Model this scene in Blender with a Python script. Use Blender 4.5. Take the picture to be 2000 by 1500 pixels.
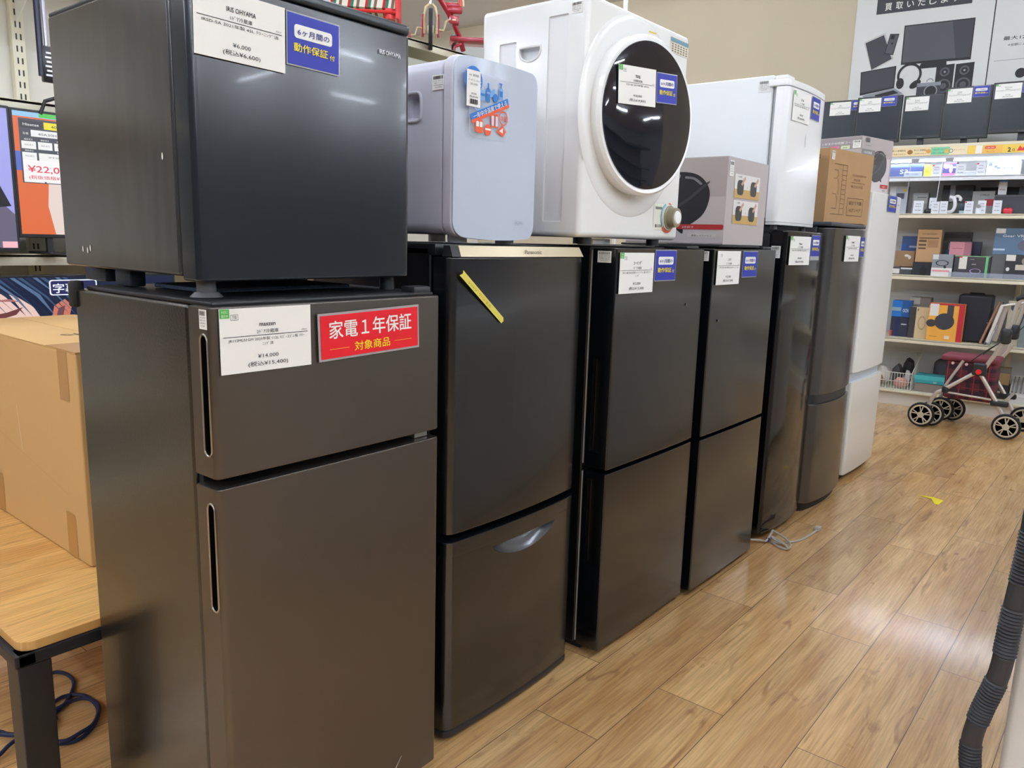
import bpy, bmesh, math, random
from mathutils import Vector, Matrix
random.seed(7)
S = bpy.context.scene
COL = S.collection
for o in list(bpy.data.objects):
    bpy.data.objects.remove(o)

# ------------------------------------------------------------------ camera, world, exposure
YAW, PITCH, ROLL, FPX, CAMZ = -0.683476, 0.184402, 0.0277987, 1521.9, 1.17
cp, sp, cy, sy = math.cos(PITCH), math.sin(PITCH), math.cos(YAW), math.sin(YAW)
fw = Vector((cp * sy, cp * cy, -sp)); rt = Vector((cy, -sy, 0)); up = rt.cross(fw)
cr, sr = math.cos(ROLL), math.sin(ROLL)
rt, up = cr * rt + sr * up, -sr * rt + cr * up
cam = bpy.data.cameras.new('camera')
camo = bpy.data.objects.new('camera', cam); COL.objects.link(camo)
cam.sensor_fit = 'HORIZONTAL'; cam.sensor_width = 36.0; cam.lens = FPX / 2000 * 36.0
cam.clip_start = 0.02
camo.matrix_world = Matrix(((rt.x, up.x, -fw.x, 0), (rt.y, up.y, -fw.y, 0), (rt.z, up.z, -fw.z, CAMZ), (0, 0, 0, 1)))
S.camera = camo
W = bpy.data.worlds.new('world'); S.world = W; W.use_nodes = True
W.node_tree.nodes['Background'].inputs[0].default_value = (0.9, 0.95, 1, 1)
W.node_tree.nodes['Background'].inputs[1].default_value = 0.6
S.view_settings.view_transform = 'Standard'; S.view_settings.look = 'None'
S.view_settings.gamma = 1; S.view_settings.use_curve_mapping = False
S.view_settings.exposure = 0.0
TUBE = 140.0      # strength of the ceiling tubes
CEIL = 3.48

# ------------------------------------------------------------------ materials
def lin(c):
    return tuple(((x / 255) / 12.92 if x / 255 <= 0.04045 else ((x / 255 + 0.055) / 1.055) ** 2.4) for x in c) + (1,)
_m = {}
def M(rgb, rough=0.5, metal=0.0, bump=0.0, bs=60.0, var=0.0, vs=6.0, coat=0.0, emit=0.0, alpha=1.0, spec=0.5, trans=0.0, stretch=None):
    key = (rgb, rough, metal, bump, bs, var, vs, coat, emit, alpha, spec, trans, stretch)
    if key in _m: return _m[key]
    m = bpy.data.materials.new('material_%d_%d_%d' % rgb); m.use_nodes = True
    nt = m.node_tree; b = nt.nodes['Principled BSDF']
    b.inputs['Base Color'].default_value = lin(rgb)
    b.inputs['Roughness'].default_value = rough; b.inputs['Metallic'].default_value = metal
    b.inputs['Coat Weight'].default_value = coat; b.inputs['Coat Roughness'].default_value = (0.04 if coat <= 0.3 else max(0.05, rough))
    b.inputs['Specular IOR Level'].default_value = spec
    b.inputs['Alpha'].default_value = alpha; b.inputs['Transmission Weight'].default_value = trans
    if emit:
        if emit < 2: b.inputs['Base Color'].default_value = (0.01, 0.01, 0.012, 1)
        b.inputs['Emission Color'].default_value = lin(rgb); b.inputs['Emission Strength'].default_value = emit
    if bump or var:
        tc = nt.nodes.new('ShaderNodeTexCoord'); mp = nt.nodes.new('ShaderNodeMapping')
        nt.links.new(tc.outputs['Object'], mp.inputs[0])
        if stretch: mp.inputs['Scale'].default_value = stretch
    if var:
        n = nt.nodes.new('ShaderNodeTexNoise'); n.inputs['Scale'].default_value = vs; n.inputs['Detail'].default_value = 5
        nt.links.new(mp.outputs[0], n.inputs['Vector'])
        mx = nt.nodes.new('ShaderNodeMix'); mx.data_type = 'RGBA'
        mx.inputs['A'].default_value = tuple(x * (1 - var) for x in lin(rgb)[:3]) + (1,)
        mx.inputs['B'].default_value = tuple(min(1, x * (1 + var)) for x in lin(rgb)[:3]) + (1,)
        nt.links.new(n.outputs['Fac'], mx.inputs['Factor']); nt.links.new(mx.outputs['Result'], b.inputs['Base Color'])
    if bump:
        n = nt.nodes.new('ShaderNodeTexNoise'); n.inputs['Scale'].default_value = bs; n.inputs['Detail'].default_value = 3
        nt.links.new(mp.outputs[0], n.inputs['Vector'])
        bp = nt.nodes.new('ShaderNodeBump'); bp.inputs['Strength'].default_value = bump; bp.inputs['Distance'].default_value = 0.01
        nt.links.new(n.outputs['Fac'], bp.inputs['Height']); nt.links.new(bp.outputs[0], b.inputs['Normal'])
    _m[key] = m
    return m

def wood(name, c1, c2, dark, planks=None, rough=0.33, gs=1.0, along='y'):
    m = bpy.data.materials.new(name); m.use_nodes = True; nt = m.node_tree; N = nt.nodes; L = nt.links
    b = N['Principled BSDF']; b.inputs['Roughness'].default_value = rough
    tc = N.new('ShaderNodeTexCoord'); sx = N.new('ShaderNodeSeparateXYZ'); L.new(tc.outputs['Object'], sx.inputs[0])
    a, c = ('Y', 'X') if along == 'y' else ('X', 'Y')
    cb = N.new('ShaderNodeCombineXYZ')
    ad = N.new('ShaderNodeMath'); ad.operation = 'ADD'; ad.inputs[1].default_value = -0.045 + 18.5
    ad2 = N.new('ShaderNodeMath'); ad2.operation = 'ADD'; ad2.inputs[1].default_value = -1.735 + 18.4
    L.new(sx.outputs[c], ad.inputs[0]); L.new(sx.outputs[a], ad2.inputs[0])
    L.new(ad2.outputs[0], cb.inputs[0]); L.new(ad.outputs[0], cb.inputs[1])
    vec = cb.outputs[0]
    fac_plank = None
    if planks:
        br = N.new('ShaderNodeTexBrick'); L.new(vec, br.inputs['Vector'])
        br.inputs['Scale'].default_value = 1; br.inputs['Brick Width'].default_value = planks[0]; br.inputs['Row Height'].default_value = planks[1]
        br.inputs['Mortar Size'].default_value = 0.0011; br.inputs['Mortar Smooth'].default_value = 0.1; br.inputs['Bias'].default_value = 0
        br.offset = 0.32; br.offset_frequency = 2
        br.inputs['Color1'].default_value = (0, 0, 0, 1); br.inputs['Color2'].default_value = (1, 1, 1, 1); br.inputs['Mortar'].default_value = (0.5, 0.5, 0.5, 1)
        # every plank gets its own shift of the grain
        sc = N.new('ShaderNodeVectorMath'); sc.operation = 'MULTIPLY_ADD'
        L.new(br.outputs['Color'], sc.inputs[0]); sc.inputs[1].default_value = (7, 3, 11); L.new(vec, sc.inputs[2]); gv = sc.outputs[0]
        fac_plank = br
    else:
        gv = vec
    def noise(scl, s, det, dist=0.0):
        mp = N.new('ShaderNodeMapping'); mp.inputs['Scale'].default_value = scl; L.new(gv, mp.inputs[0])
        n = N.new('ShaderNodeTexNoise'); n.inputs['Scale'].default_value = s; n.inputs['Detail'].default_value = det
        n.inputs['Distortion'].default_value = dist; L.new(mp.outputs[0], n.inputs['Vector']); return n
    n1 = noise((0.8, 5, 1), 3.0 * gs, 6, 0.6); n2 = noise((2.2, 60, 1), 3.0 * gs, 4, 0.2); n3 = noise((1.6, 9, 1), 2.2 * gs, 8, 1.6)
    r1 = N.new('ShaderNodeValToRGB'); r1.color_ramp.elements[0].position = 0.34; r1.color_ramp.elements[1].position = 0.68
    r1.color_ramp.elements[0].color = lin(c1); r1.color_ramp.elements[1].color = lin(c2); L.new(n1.outputs['Fac'], r1.inputs[0])
    r2 = N.new('ShaderNodeValToRGB'); r2.color_ramp.elements[0].position = 0.3; r2.color_ramp.elements[1].position = 0.62
    r2.color_ramp.elements[0].color = (0.70, 0.66, 0.60, 1); r2.color_ramp.elements[1].color = (1, 1, 1, 1); L.new(n2.outputs['Fac'], r2.inputs[0])
    mu = N.new('ShaderNodeMix'); mu.data_type = 'RGBA'; mu.blend_type = 'MULTIPLY'; mu.inputs['Factor'].default_value = 1
    L.new(r1.outputs[0], mu.inputs['A']); L.new(r2.outputs[0], mu.inputs['B'])
    r3 = N.new('ShaderNodeValToRGB'); r3.color_ramp.elements[0].position = 0.60; r3.color_ramp.elements[1].position = 0.76
    r3.color_ramp.elements[0].color = (0, 0, 0, 1); r3.color_ramp.elements[1].color = (0.85, 0.85, 0.85, 1); L.new(n3.outputs['Fac'], r3.inputs[0])
    mx = N.new('ShaderNodeMix'); mx.data_type = 'RGBA'; L.new(r3.outputs[0], mx.inputs['Factor']); L.new(mu.outputs['Result'], mx.inputs['A']); mx.inputs['B'].default_value = lin(dark)
    out = mx.outputs['Result']
    if fac_plank:
        pv = N.new('ShaderNodeMix'); pv.data_type = 'RGBA'; pv.blend_type = 'MULTIPLY'
        pr = N.new('ShaderNodeValToRGB'); pr.color_ramp.elements[0].color = (0.88, 0.86, 0.84, 1); pr.color_ramp.elements[1].color = (1.10, 1.09, 1.07, 1)
        L.new(br.outputs['Color'], pr.inputs[0]); pv.inputs['Factor'].default_value = 1; L.new(out, pv.inputs['A']); L.new(pr.outputs[0], pv.inputs['B'])
        mm = N.new('ShaderNodeMix'); mm.data_type = 'RGBA'; L.new(br.outputs['Fac'], mm.inputs['Factor']); L.new(pv.outputs['Result'], mm.inputs['A']); mm.inputs['B'].default_value = lin((96, 70, 48))
        out = mm.outputs['Result']
    L.new(out, b.inputs['Base Color'])
    if planks: b.inputs['Coat Weight'].default_value = 0.85; b.inputs['Coat Roughness'].default_value = 0.13
    bn = N.new('ShaderNodeTexNoise'); bn.inputs['Scale'].default_value = 9; bn.inputs['Detail'].default_value = 6; L.new(tc.outputs['Object'], bn.inputs['Vector'])
    bp = N.new('ShaderNodeBump'); bp.inputs['Strength'].default_value = 0.22; bp.inputs['Distance'].default_value = 0.006; L.new(bn.outputs['Fac'], bp.inputs['Height']); L.new(bp.outputs[0], b.inputs['Normal'])
    rr = N.new('ShaderNodeMapRange'); rr.inputs['To Min'].default_value = rough - 0.10; rr.inputs['To Max'].default_value = rough + 0.14; L.new(bn.outputs['Fac'], rr.inputs['Value']); L.new(rr.outputs[0], b.inputs['Roughness'])
    return m

def plaid():
    m = bpy.data.materials.new('plaid_cloth'); m.use_nodes = True; nt = m.node_tree; N = nt.nodes; L = nt.links; b = N['Principled BSDF']; b.inputs['Roughness'].default_value = 0.9
    tc = N.new('ShaderNodeTexCoord'); sx = N.new('ShaderNodeSeparateXYZ'); L.new(tc.outputs['Object'], sx.inputs[0])
    def stripes(o, per, wid, ph):
        a = N.new('ShaderNodeMath'); a.operation = 'ADD'; L.new(o, a.inputs[0]); a.inputs[1].default_value = 10 + ph
        f = N.new('ShaderNodeMath'); f.operation = 'MODULO'; L.new(a.outputs[0], f.inputs[0]); f.inputs[1].default_value = per
        c = N.new('ShaderNodeMath'); c.operation = 'LESS_THAN'; L.new(f.outputs[0], c.inputs[0]); c.inputs[1].default_value = wid; return c.outputs[0]
    cur = None; col = lin((92, 40, 50))
    for o, per, wid, ph, cc in ((sx.outputs['X'], .08, .026, 0, (52, 32, 42)), (sx.outputs['Z'], .08, .026, 0, (52, 32, 42)), (sx.outputs['X'], .08, .006, .04, (150, 50, 56)), (sx.outputs['Z'], .08, .005, .04, (128, 46, 54))):
        f = stripes(o, per, wid, ph); x = N.new('ShaderNodeMix'); x.data_type = 'RGBA'; L.new(f, x.inputs['Factor'])
        if cur: L.new(cur, x.inputs['A'])
        else: x.inputs['A'].default_value = col
        x.inputs['B'].default_value = lin(cc); cur = x.outputs['Result']
    L.new(cur, b.inputs['Base Color']); return m

# ------------------------------------------------------------------ mesh collector
class Fr:
    def __init__(s, O=(0, 0, 0), k='front'):
        s.O = Vector(O)
        if k == 'front': s.U, s.V, s.N = Vector((0, 1, 0)), Vector((0, 0, 1)), Vector((1, 0, 0))      # faces +X
        elif k == 'side': s.U, s.V, s.N = Vector((1, 0, 0)), Vector((0, 0, 1)), Vector((0, -1, 0))    # faces -Y
        elif k == 'top': s.U, s.V, s.N = Vector((0, 1, 0)), Vector((-1, 0, 0)), Vector((0, 0, 1))
    def p(s, u, v, n=0.0): return s.O + s.U * u + s.V * v + s.N * n
    def rot(s, a, about=(0, 0)):
        f = Fr(); c = s.p(*about); ca, sa = math.cos(a), math.sin(a)
        f.U = s.U * ca + s.V * sa; f.V = -s.U * sa + s.V * ca; f.N = s.N
        f.O = c - f.U * about[0] - f.V * about[1]; return f

_txt = {}
def text_data(s, bold):
    k = (s, bold)
    if k not in _txt:
        c = bpy.data.curves.new('t', 'FONT'); c.body = s; c.resolution_u = 2; c.offset = bold
        o = bpy.data.objects.new('t', c); me = bpy.data.meshes.new_from_object(o)
        v = [(a.co.x, a.co.y) for a in me.vertices]; f = [list(p.vertices) for p in me.polygons]
        bpy.data.objects.remove(o); bpy.data.curves.remove(c); bpy.data.meshes.remove(me)
        if not v: v = [(0, 0)]
        _txt[k] = (v, f, min(a[0] for a in v), max(a[0] for a in v))
    return _txt[k]

class MB:
    def __init__(s): s.v = []; s.f = []; s.m = []; s.sm = []; s.mats = []
    def mid(s, m):
        if m not in s.mats: s.mats.append(m)
        return s.mats.index(m)
    def add(s, vs, fs, m, smooth=True):
        b = len(s.v); s.v += [Vector(x) for x in vs]; i = s.mid(m)
        for f in fs: s.f.append([b + k for k in f]); s.m.append(i); s.sm.append(smooth)
        return s
    def _bm(s, bm, m):
        bm.verts.ensure_lookup_table(); bm.verts.index_update()
        s.add([v.co.copy() for v in bm.verts], [[v.index for v in f.verts] for f in bm.faces], m); bm.free(); return s
    def box(s, x0, x1, y0, y1, z0, z1, m, bev=0.0, seg=2, mat=None):
        bm = bmesh.new(); bmesh.ops.create_cube(bm, size=1)
        for v in bm.verts: v.co = Vector(((x0 + x1) / 2 + v.co.x * (x1 - x0), (y0 + y1) / 2 + v.co.y * (y1 - y0), (z0 + z1) / 2 + v.co.z * (z1 - z0)))
        if bev: bmesh.ops.bevel(bm, geom=bm.edges[:], offset=min(bev, 0.45 * min(abs(x1 - x0), abs(y1 - y0), abs(z1 - z0))), segments=seg, profile=0.5, affect='EDGES')
        if mat is not None: bm.transform(mat)
        return s._bm(bm, m)
    def prism(s, pts, a, b, m, axis='z', bev=0.0, seg=2):
        f = {'z': lambda p, h: (p[0], p[1], h), 'x': lambda p, h: (h, p[0], p[1]), 'y': lambda p, h: (p[0], h, p[1])}[axis]
        bm = bmesh.new(); lo = [bm.verts.new(f(p, a)) for p in pts]; hi = [bm.verts.new(f(p, b)) for p in pts]; n = len(pts)
        for i in range(n): bm.faces.new((lo[i], lo[(i + 1) % n], hi[(i + 1) % n], hi[i]))
        bm.faces.new(lo[::-1]); bm.faces.new(hi)
        bmesh.ops.recalc_face_normals(bm, faces=bm.faces[:])
        if bev:
            es = [e for e in bm.edges if (e.verts[0] in lo) == (e.verts[1] in lo)]
            bmesh.ops.bevel(bm, geom=es, offset=bev, segments=seg, profile=0.5, affect='EDGES')
        return s._bm(bm, m)
    def tube(s, pts, r, m, n=10, closed=False, cap=True):
        P = [Vector(p) for p in pts]; R = r if isinstance(r, (list, tuple)) else [r] * len(P); k = len(P); rings = []
        prev = None
        for i in range(k):
            a = P[(i - 1) % k] if (closed or i > 0) else P[i]; b = P[(i + 1) % k] if (closed or i < k - 1) else P[i]
            t = (b - a).normalized()
            if prev is None:
                u = t.orthogonal().normalized()
            else:
                u = (prev - t * prev.dot(t)); u = u.normalized() if u.length > 1e-6 else t.orthogonal().normalized()
            prev = u; w = t.cross(u); rings.append([P[i] + (u * math.cos(2 * math.pi * j / n) + w * math.sin(2 * math.pi * j / n)) * R[i] for j in range(n)])
        vs = [v for rg in rings for v in rg]; fs = []
        for i in range(k if closed else k - 1):
            q = (i + 1) % k
            for j in range(n): fs.append((i * n + j, i * n + (j + 1) % n, q * n + (j + 1) % n, q * n + j))
        if cap and not closed: fs.append(tuple(range(n))[::-1]); fs.append(tuple((k - 1) * n + j for j in range(n)))
        return s.add(vs, fs, m)
    def cyl(s, a, b, r, m, n=24, r2=None): return s.tube([a, b], [r, r if r2 is None else r2], m, n)
    def lathe(s, prof, c, m, axis='x', n=48):
        # prof: list of (radius, height along axis)
        vs = []; fs = []; k = len(prof)
        for i, (r, h) in enumerate(prof):
            for j in range(n):
                a = 2 * math.pi * j / n; u, w = r * math.cos(a), r * math.sin(a)
                vs.append({'x': (c[0] + h, c[1] + u, c[2] + w), 'y': (c[0] + w, c[1] + h, c[2] + u), 'z': (c[0] + u, c[1] + w, c[2] + h)}[axis])
        for i in range(k - 1):
            for j in range(n): fs.append((i * n + j, i * n + (j + 1) % n, (i + 1) * n + (j + 1) % n, (i + 1) * n + j))
        fs.append(tuple(range(n))[::-1]); fs.append(tuple((k - 1) * n + j for j in range(n)))
        return s.add(vs, fs, m)
    def poly(s, fr, pts, m, n=0.0006): return s.add([fr.p(u, v, n) for u, v in pts], [list(range(len(pts)))], m, False)
    def rect(s, fr, u0, v0, u1, v1, m, n=0.0006): return s.poly(fr, [(u0, v0), (u1, v0), (u1, v1), (u0, v1)], m, n)
    def rrect(s, fr, u0, v0, u1, v1, r, m, n=0.0006):
        p = []
        for cx, cy_, a0 in ((u1 - r, v0 + r, -90), (u1 - r, v1 - r, 0), (u0 + r, v1 - r, 90), (u0 + r, v0 + r, 180)):
            for k in range(4): a = math.radians(a0 + 30 * k); p.append((cx + r * math.cos(a), cy_ + r * math.sin(a)))
        return s.poly(fr, p, m, n)
    def disc(s, fr, u, v, ru, rv, m, n=0.0006, k=24): return s.poly(fr, [(u + ru * math.cos(2 * math.pi * i / k), v + rv * math.sin(2 * math.pi * i / k)) for i in range(k)], m, n)
    def ring(s, fr, u, v, r0, r1, m, n=0.0006, k=28, a0=0, a1=360, sq=1.0):
        vs = []; fs = []
        for i in range(k + 1):
            a = math.radians(a0 + (a1 - a0) * i / k); vs += [fr.p(u + r0 * math.cos(a), v + r0 * sq * math.sin(a), n), fr.p(u + r1 * math.cos(a), v + r1 * sq * math.sin(a), n)]
        for i in range(k): fs.append((2 * i, 2 * i + 1, 2 * i + 3, 2 * i + 2))
        return s.add(vs, fs, m, False)
    def slab(s, fr, u0, v0, u1, v1, th, m, n0=0.0):
        vs = [fr.p(u, v, n) for n in (n0, n0 + th) for u, v in ((u0, v0), (u1, v0), (u1, v1), (u0, v1))]
        return s.add(vs, [(4, 5, 6, 7), (3, 2, 1, 0), (0, 1, 5, 4), (1, 2, 6, 5), (2, 3, 7, 6), (3, 0, 4, 7)], m, False)
    def txt(s, fr, t, u, v, size, m, al='C', bold=0.0, w=None, n=0.0012):
        if bold:
            k_ = 0.75 * bold * size
            for du, dv_, dn in ((-k_, -k_ * 0.5, 0), (k_, -k_ * 0.5, 0.00012), (0, k_, 0.00024)): s.txt(fr, t, u + du, v + dv_, size, m, al, 0.0, w, n + dn)
            return s
        vs, fs, x0, x1 = text_data(t, 0.0)
        k = size if w is None else w / max(1e-6, x1 - x0)
        off = {'C': -(x0 + x1) / 2, 'L': -x0, 'R': -x1}[al]
        return s.add([fr.p(u + (a + off) * k, v + b * size, n) for a, b in vs], fs, m, False)
    def build(s, name, parent=None, loc=None, wn=False, sharp=32):
        me = bpy.data.meshes.new(name); me.from_pydata([tuple(v) for v in s.v], [], s.f)
        for m in s.mats: me.materials.append(m)
        me.polygons.foreach_set('material_index', s.m); me.polygons.foreach_set('use_smooth', s.sm); me.update()
        try: me.set_sharp_from_angle(angle=math.radians(sharp))
        except Exception: pass
        o = bpy.data.objects.new(name, me); COL.objects.link(o)
        if parent: o.parent = parent
        if loc: o.location = loc
        if wn:
            w = o.modifiers.new('wn', 'WEIGHTED_NORMAL'); w.keep_sharp = True
        return o

def carve(o, cutter):
    """cut a recess into a part once, then drop the cutter"""
    wn = [m for m in o.modifiers]
    for m in wn: o.modifiers.remove(m)
    c = cutter.build('cutter'); c.matrix_world = Matrix.Identity(4)
    P = o.parent; o.parent = None; ml = o.location.copy(); o.location = (0, 0, 0)
    md = o.modifiers.new('b', 'BOOLEAN'); md.operation = 'DIFFERENCE'; md.object = c; md.solver = 'EXACT'; md.material_mode = 'TRANSFER'
    dg = bpy.context.evaluated_depsgraph_get(); dg.update()
    me = bpy.data.meshes.new_from_object(o.evaluated_get(dg)); o.modifiers.remove(md)
    me.name = o.name; o.data = me; bpy.data.objects.remove(c); o.parent = P; o.location = ml
    try: me.set_sharp_from_angle(angle=math.radians(32))
    except Exception: pass
    w = o.modifiers.new('wn', 'WEIGHTED_NORMAL'); w.keep_sharp = True
    return o

def tag(o, label, cat, group=None, kind=None):
    o['label'] = label; o['category'] = cat
    if group: o['group'] = group
    if kind: o['kind'] = kind
    return o
def thing(name, label, cat, loc=(0, 0, 0), rz=0.0, group=None):
    o = bpy.data.objects.new(name, None); COL.objects.link(o); o.empty_display_size = 0.05
    o.location = loc; o.rotation_euler = (0, 0, rz); return tag(o, label, cat, group)
def struct(o):
    o['kind'] = 'structure'; return o
def dup(o, loc, rz=None, label=None):
    c = o.copy(); COL.objects.link(c); c.location = loc
    if rz is not None: c.rotation_euler = (0, 0, rz)
    if label: c['label'] = label
    for ch in list(o.children):
        d = ch.copy(); COL.objects.link(d); d.parent = c
        for g in list(ch.children):
            e = g.copy(); COL.objects.link(e); e.parent = d
    return c

# ------------------------------------------------------------------ common colours
WHITE = M((238, 237, 232), 0.55); PAPER = M((240, 239, 233), 0.6); INK = M((38, 36, 44), 0.7); GREEN = M((70, 176, 60), 0.6)
BLUE = M((34, 48, 164), 0.45); YEL = M((248, 226, 40), 0.5); RED = M((226, 22, 38), 0.4); BLUEINK = M((40, 52, 140), 0.6)
LAMI = M((200, 202, 205), 0.15, alpha=0.55); CREAM = M((232, 226, 204), 0.45); GREYP = M((150, 150, 150), 0.5)
BLK = M((14, 14, 16), 0.24, bump=0.012, bs=2.2); BLKSIDE = M((7, 9, 13), 0.38); BLKMAT = M((22, 22, 24), 0.6); RUB = M((24, 24, 26), 0.75)
CHROME = M((205, 205, 205), 0.18, 1.0); ALU = M((196, 192, 188), 0.38, 0.85); DKPL = M((34, 35, 38), 0.45)

def frontface(par, name, fr, w, h): pass

def price_card(par, fr, u0, v1, w, h, title, sub, model, price, tax, green=True, model2=None):
    b = MB(); v0 = v1 - h; cx = u0 + w / 2
    b.slab(fr, u0, v0, u0 + w, v1, 0.0012, PAPER, 0.0008)
    n = 0.0026
    if green:
        b.rect(fr, u0 + 0.002 * w, v1 - 0.14 * h, u0 + 0.10 * w, v1 - 0.004 * h, GREEN, n)
        b.txt(fr, '大切に', u0 + 0.05 * w, v1 - 0.065 * h, 0.05 * h, PAPER, w=0.07 * w, n=n + 0.0004)
        b.txt(fr, '展示中', u0 + 0.05 * w, v1 - 0.125 * h, 0.05 * h, PAPER, w=0.07 * w, n=n + 0.0004)
    for a, c, d, e in ((0.11, 0.09, 0.19, 0.095), (0.11, 0.17, 0.19, 0.175), (0.11, 0.09, 0.113, 0.175), (0.187, 0.09, 0.19, 0.175)):
        b.rect(fr, u0 + a * w, v1 - e * h, u0 + d * w, v1 - c * h, INK, n)
    b.txt(fr, '下取', u0 + 0.15 * w, v1 - 0.155 * h, 0.06 * h, INK, w=0.05 * w, n=n)
    b.txt(fr, title, cx, v1 - 0.29 * h, 0.10 * h, INK, w=min(0.4, 0.029 * len(title) * (1 if title.isascii() else 1.4)) * w, bold=0.004, n=n)
    b.txt(fr, sub, cx, v1 - 0.40 * h, 0.07 * h, INK, w=0.24 * w, n=n)
    b.rect(fr, u0 + 0.03 * w, v1 - 0.437 * h, u0 + 0.96 * w, v1 - 0.428 * h, INK, n)
    b.txt(fr, '07610', u0 + 0.92 * w, v1 - 0.405 * h, 0.032 * h, INK, w=0.06 * w, n=n)
    b.txt(fr, model, cx, v1 - 0.51 * h, 0.058 * h, INK, w=0.84 * w if len(model) > 18 else 0.6 * w, n=n)
    if model2: b.txt(fr, model2, cx, v1 - 0.59 * h, 0.058 * h, INK, w=0.12 * w, n=n)
    b.txt(fr, price, cx, v1 - 0.79 * h, 0.085 * h, INK, w=0.0325 * len(price) * w, n=n)
    b.txt(fr, tax, cx, v1 - 0.91 * h, 0.085 * h, INK, w=0.0325 * (len(tax) + 2.6) * w, n=n)
    return b.build('price_card', par)

def blue_sign(par, fr, u0, v1, w, h, tail=0.0):
    b = MB(); v0 = v1 - h
    b.slab(fr, u0 - 0.02 * w, v0 - 0.03 * h - tail, u0 + 1.02 * w, v1 + 0.03 * h, 0.0008, LAMI, 0.0006)
    b.slab(fr, u0, v0, u0 + w, v1, 0.0009, BLUE, 0.0011)
    b.rrect(fr, u0 + 0.12 * w, v0 + 0.53 * h, u0 + 0.86 * w, v0 + 0.80 * h, 0.05 * w, PAPER, 0.0026)
    b.txt(fr, '6ヶ月間の', u0 + 0.49 * w, v0 + 0.605 * h, 0.14 * h, BLUEINK, w=0.62 * w, bold=0.012, n=0.0032)
    b.txt(fr, '動作保証', u0 + 0.44 * w, v0 + 0.28 * h, 0.18 * h, YEL, w=0.66 * w, bold=0.02, n=0.0028)
    b.txt(fr, '付', u0 + 0.86 * w, v0 + 0.26 * h, 0.12 * h, YEL, w=0.10 * w, bold=0.02, n=0.0028)
    return b.build('warranty_sign', par)

def sticker(par, fr, u0, v1, w, h, lines=3, name='barcode_sticker', col=PAPER):
    b = MB(); v0 = v1 - h; b.slab(fr, u0, v0, u0 + w, v1, 0.0006, col, 0.0006); rnd = random.Random(int(w * 1e5) + int(h * 1e4)); x = u0 + 0.1 * w
    while x < u0 + 0.88 * w:
        k = w * rnd.choice((0.012, 0.02, 0.03)); b.rect(fr, x, v1 - 0.30 * h, min(x + k, u0 + 0.9 * w), v1 - 0.07 * h, INK, 0.0017); x += k + w * rnd.choice((0.015, 0.03))
    tx = ['0120 2291-0', '冷蔵庫 ｸﾘｰﾆﾝｸﾞ済', '2023年製 本体のみ', '¥12,000', '(税込¥13,200)']
    for i in range(lines + 1):
        b.txt(fr, tx[i % 5], u0 + 0.5 * w, v1 - (0.44 + 0.14 * i) * h, 0.09 * h, INK, w=(0.78 if i < 3 else 0.5) * w, n=0.0017)
    return b.build(name, par)

# door outline in plan: x forward, front at x=0 (bulging by b), back at x=-t, y 0..W
def outline(Wd, t, b=0.0, r=0.012, n=14):
    pts = [(-t, 0), (-t, Wd)]; ys = []
    for i in range(6): ys.append(r * (1 - math.cos(i / 5 * math.pi / 2)))
    ys += [r + (Wd - 2 * r) * i / n for i in range(1, n)]
    ys += [Wd - y for y in ys[5::-1]]
    for y in reversed(ys):
        d = min(y, Wd - y); x = b * (1 - (2 * y / Wd - 1) ** 2)
        if d < r: x -= r * (1 - math.sqrt(max(0, 1 - ((r - d) / r) ** 2)))
        pts.append((x, y))
    if abs(pts[-1][1]) < 1e-6 and abs(pts[-1][0] + t) < 1e-4: pts.pop()
    return pts
def bow(Wd, b_, yc):
    f = Fr(); k = 2 * yc / Wd - 1; sl = -4 * b_ * k / Wd; f.O = Vector((b_ * (1 - k * k) + 0.0012, yc, 0)); f.U = Vector((sl, 1, 0)).normalized(); f.N = Vector((1, -sl, 0)).normalized(); return f
def stadium(cx, z0, z1, r, n=8):
    p = []
    for i in range(n + 1): a = math.pi * i / n; p.append((cx + r * math.cos(a), z1 - r + r * math.sin(a)))
    for i in range(n + 1): a = math.pi + math.pi * i / n; p.append((cx + r * math.cos(a), z0 + r + r * math.sin(a)))
    return p
def feet(par, Wd, D, h, m=BLKMAT, xf=-0.06, r=0.018, z0=0.0):
    for x in (xf, -D + 0.05):
        for y in (0.05, Wd - 0.05):
            b = MB(); b.cyl((x, y, z0), (x, y, z0 + h), r, m, 16, r * 0.8); b.build('foot', par)

def loops(ps, z, amp=0.012):
    out = []
    for i in range(len(ps) - 1):
        p0 = ps[max(i - 1, 0)]; p1 = ps[i]; p2 = ps[i + 1]; p3 = ps[min(i + 2, len(ps) - 1)]
        for k in range(5):
            t_ = k / 5; q = [0.5 * ((2 * p1[a]) + (-p0[a] + p2[a]) * t_ + (2 * p0[a] - 5 * p1[a] + 4 * p2[a] - p3[a]) * t_ ** 2 + (-p0[a] + 3 * p1[a] - 3 * p2[a] + p3[a]) * t_ ** 3) for a in range(len(p1))]
            out.append(tuple(q) if len(q) == 3 else (q[0], q[1], z))
    e = ps[-1]; out.append(e if len(e) == 3 else (e[0], e[1], z)); return out

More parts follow.
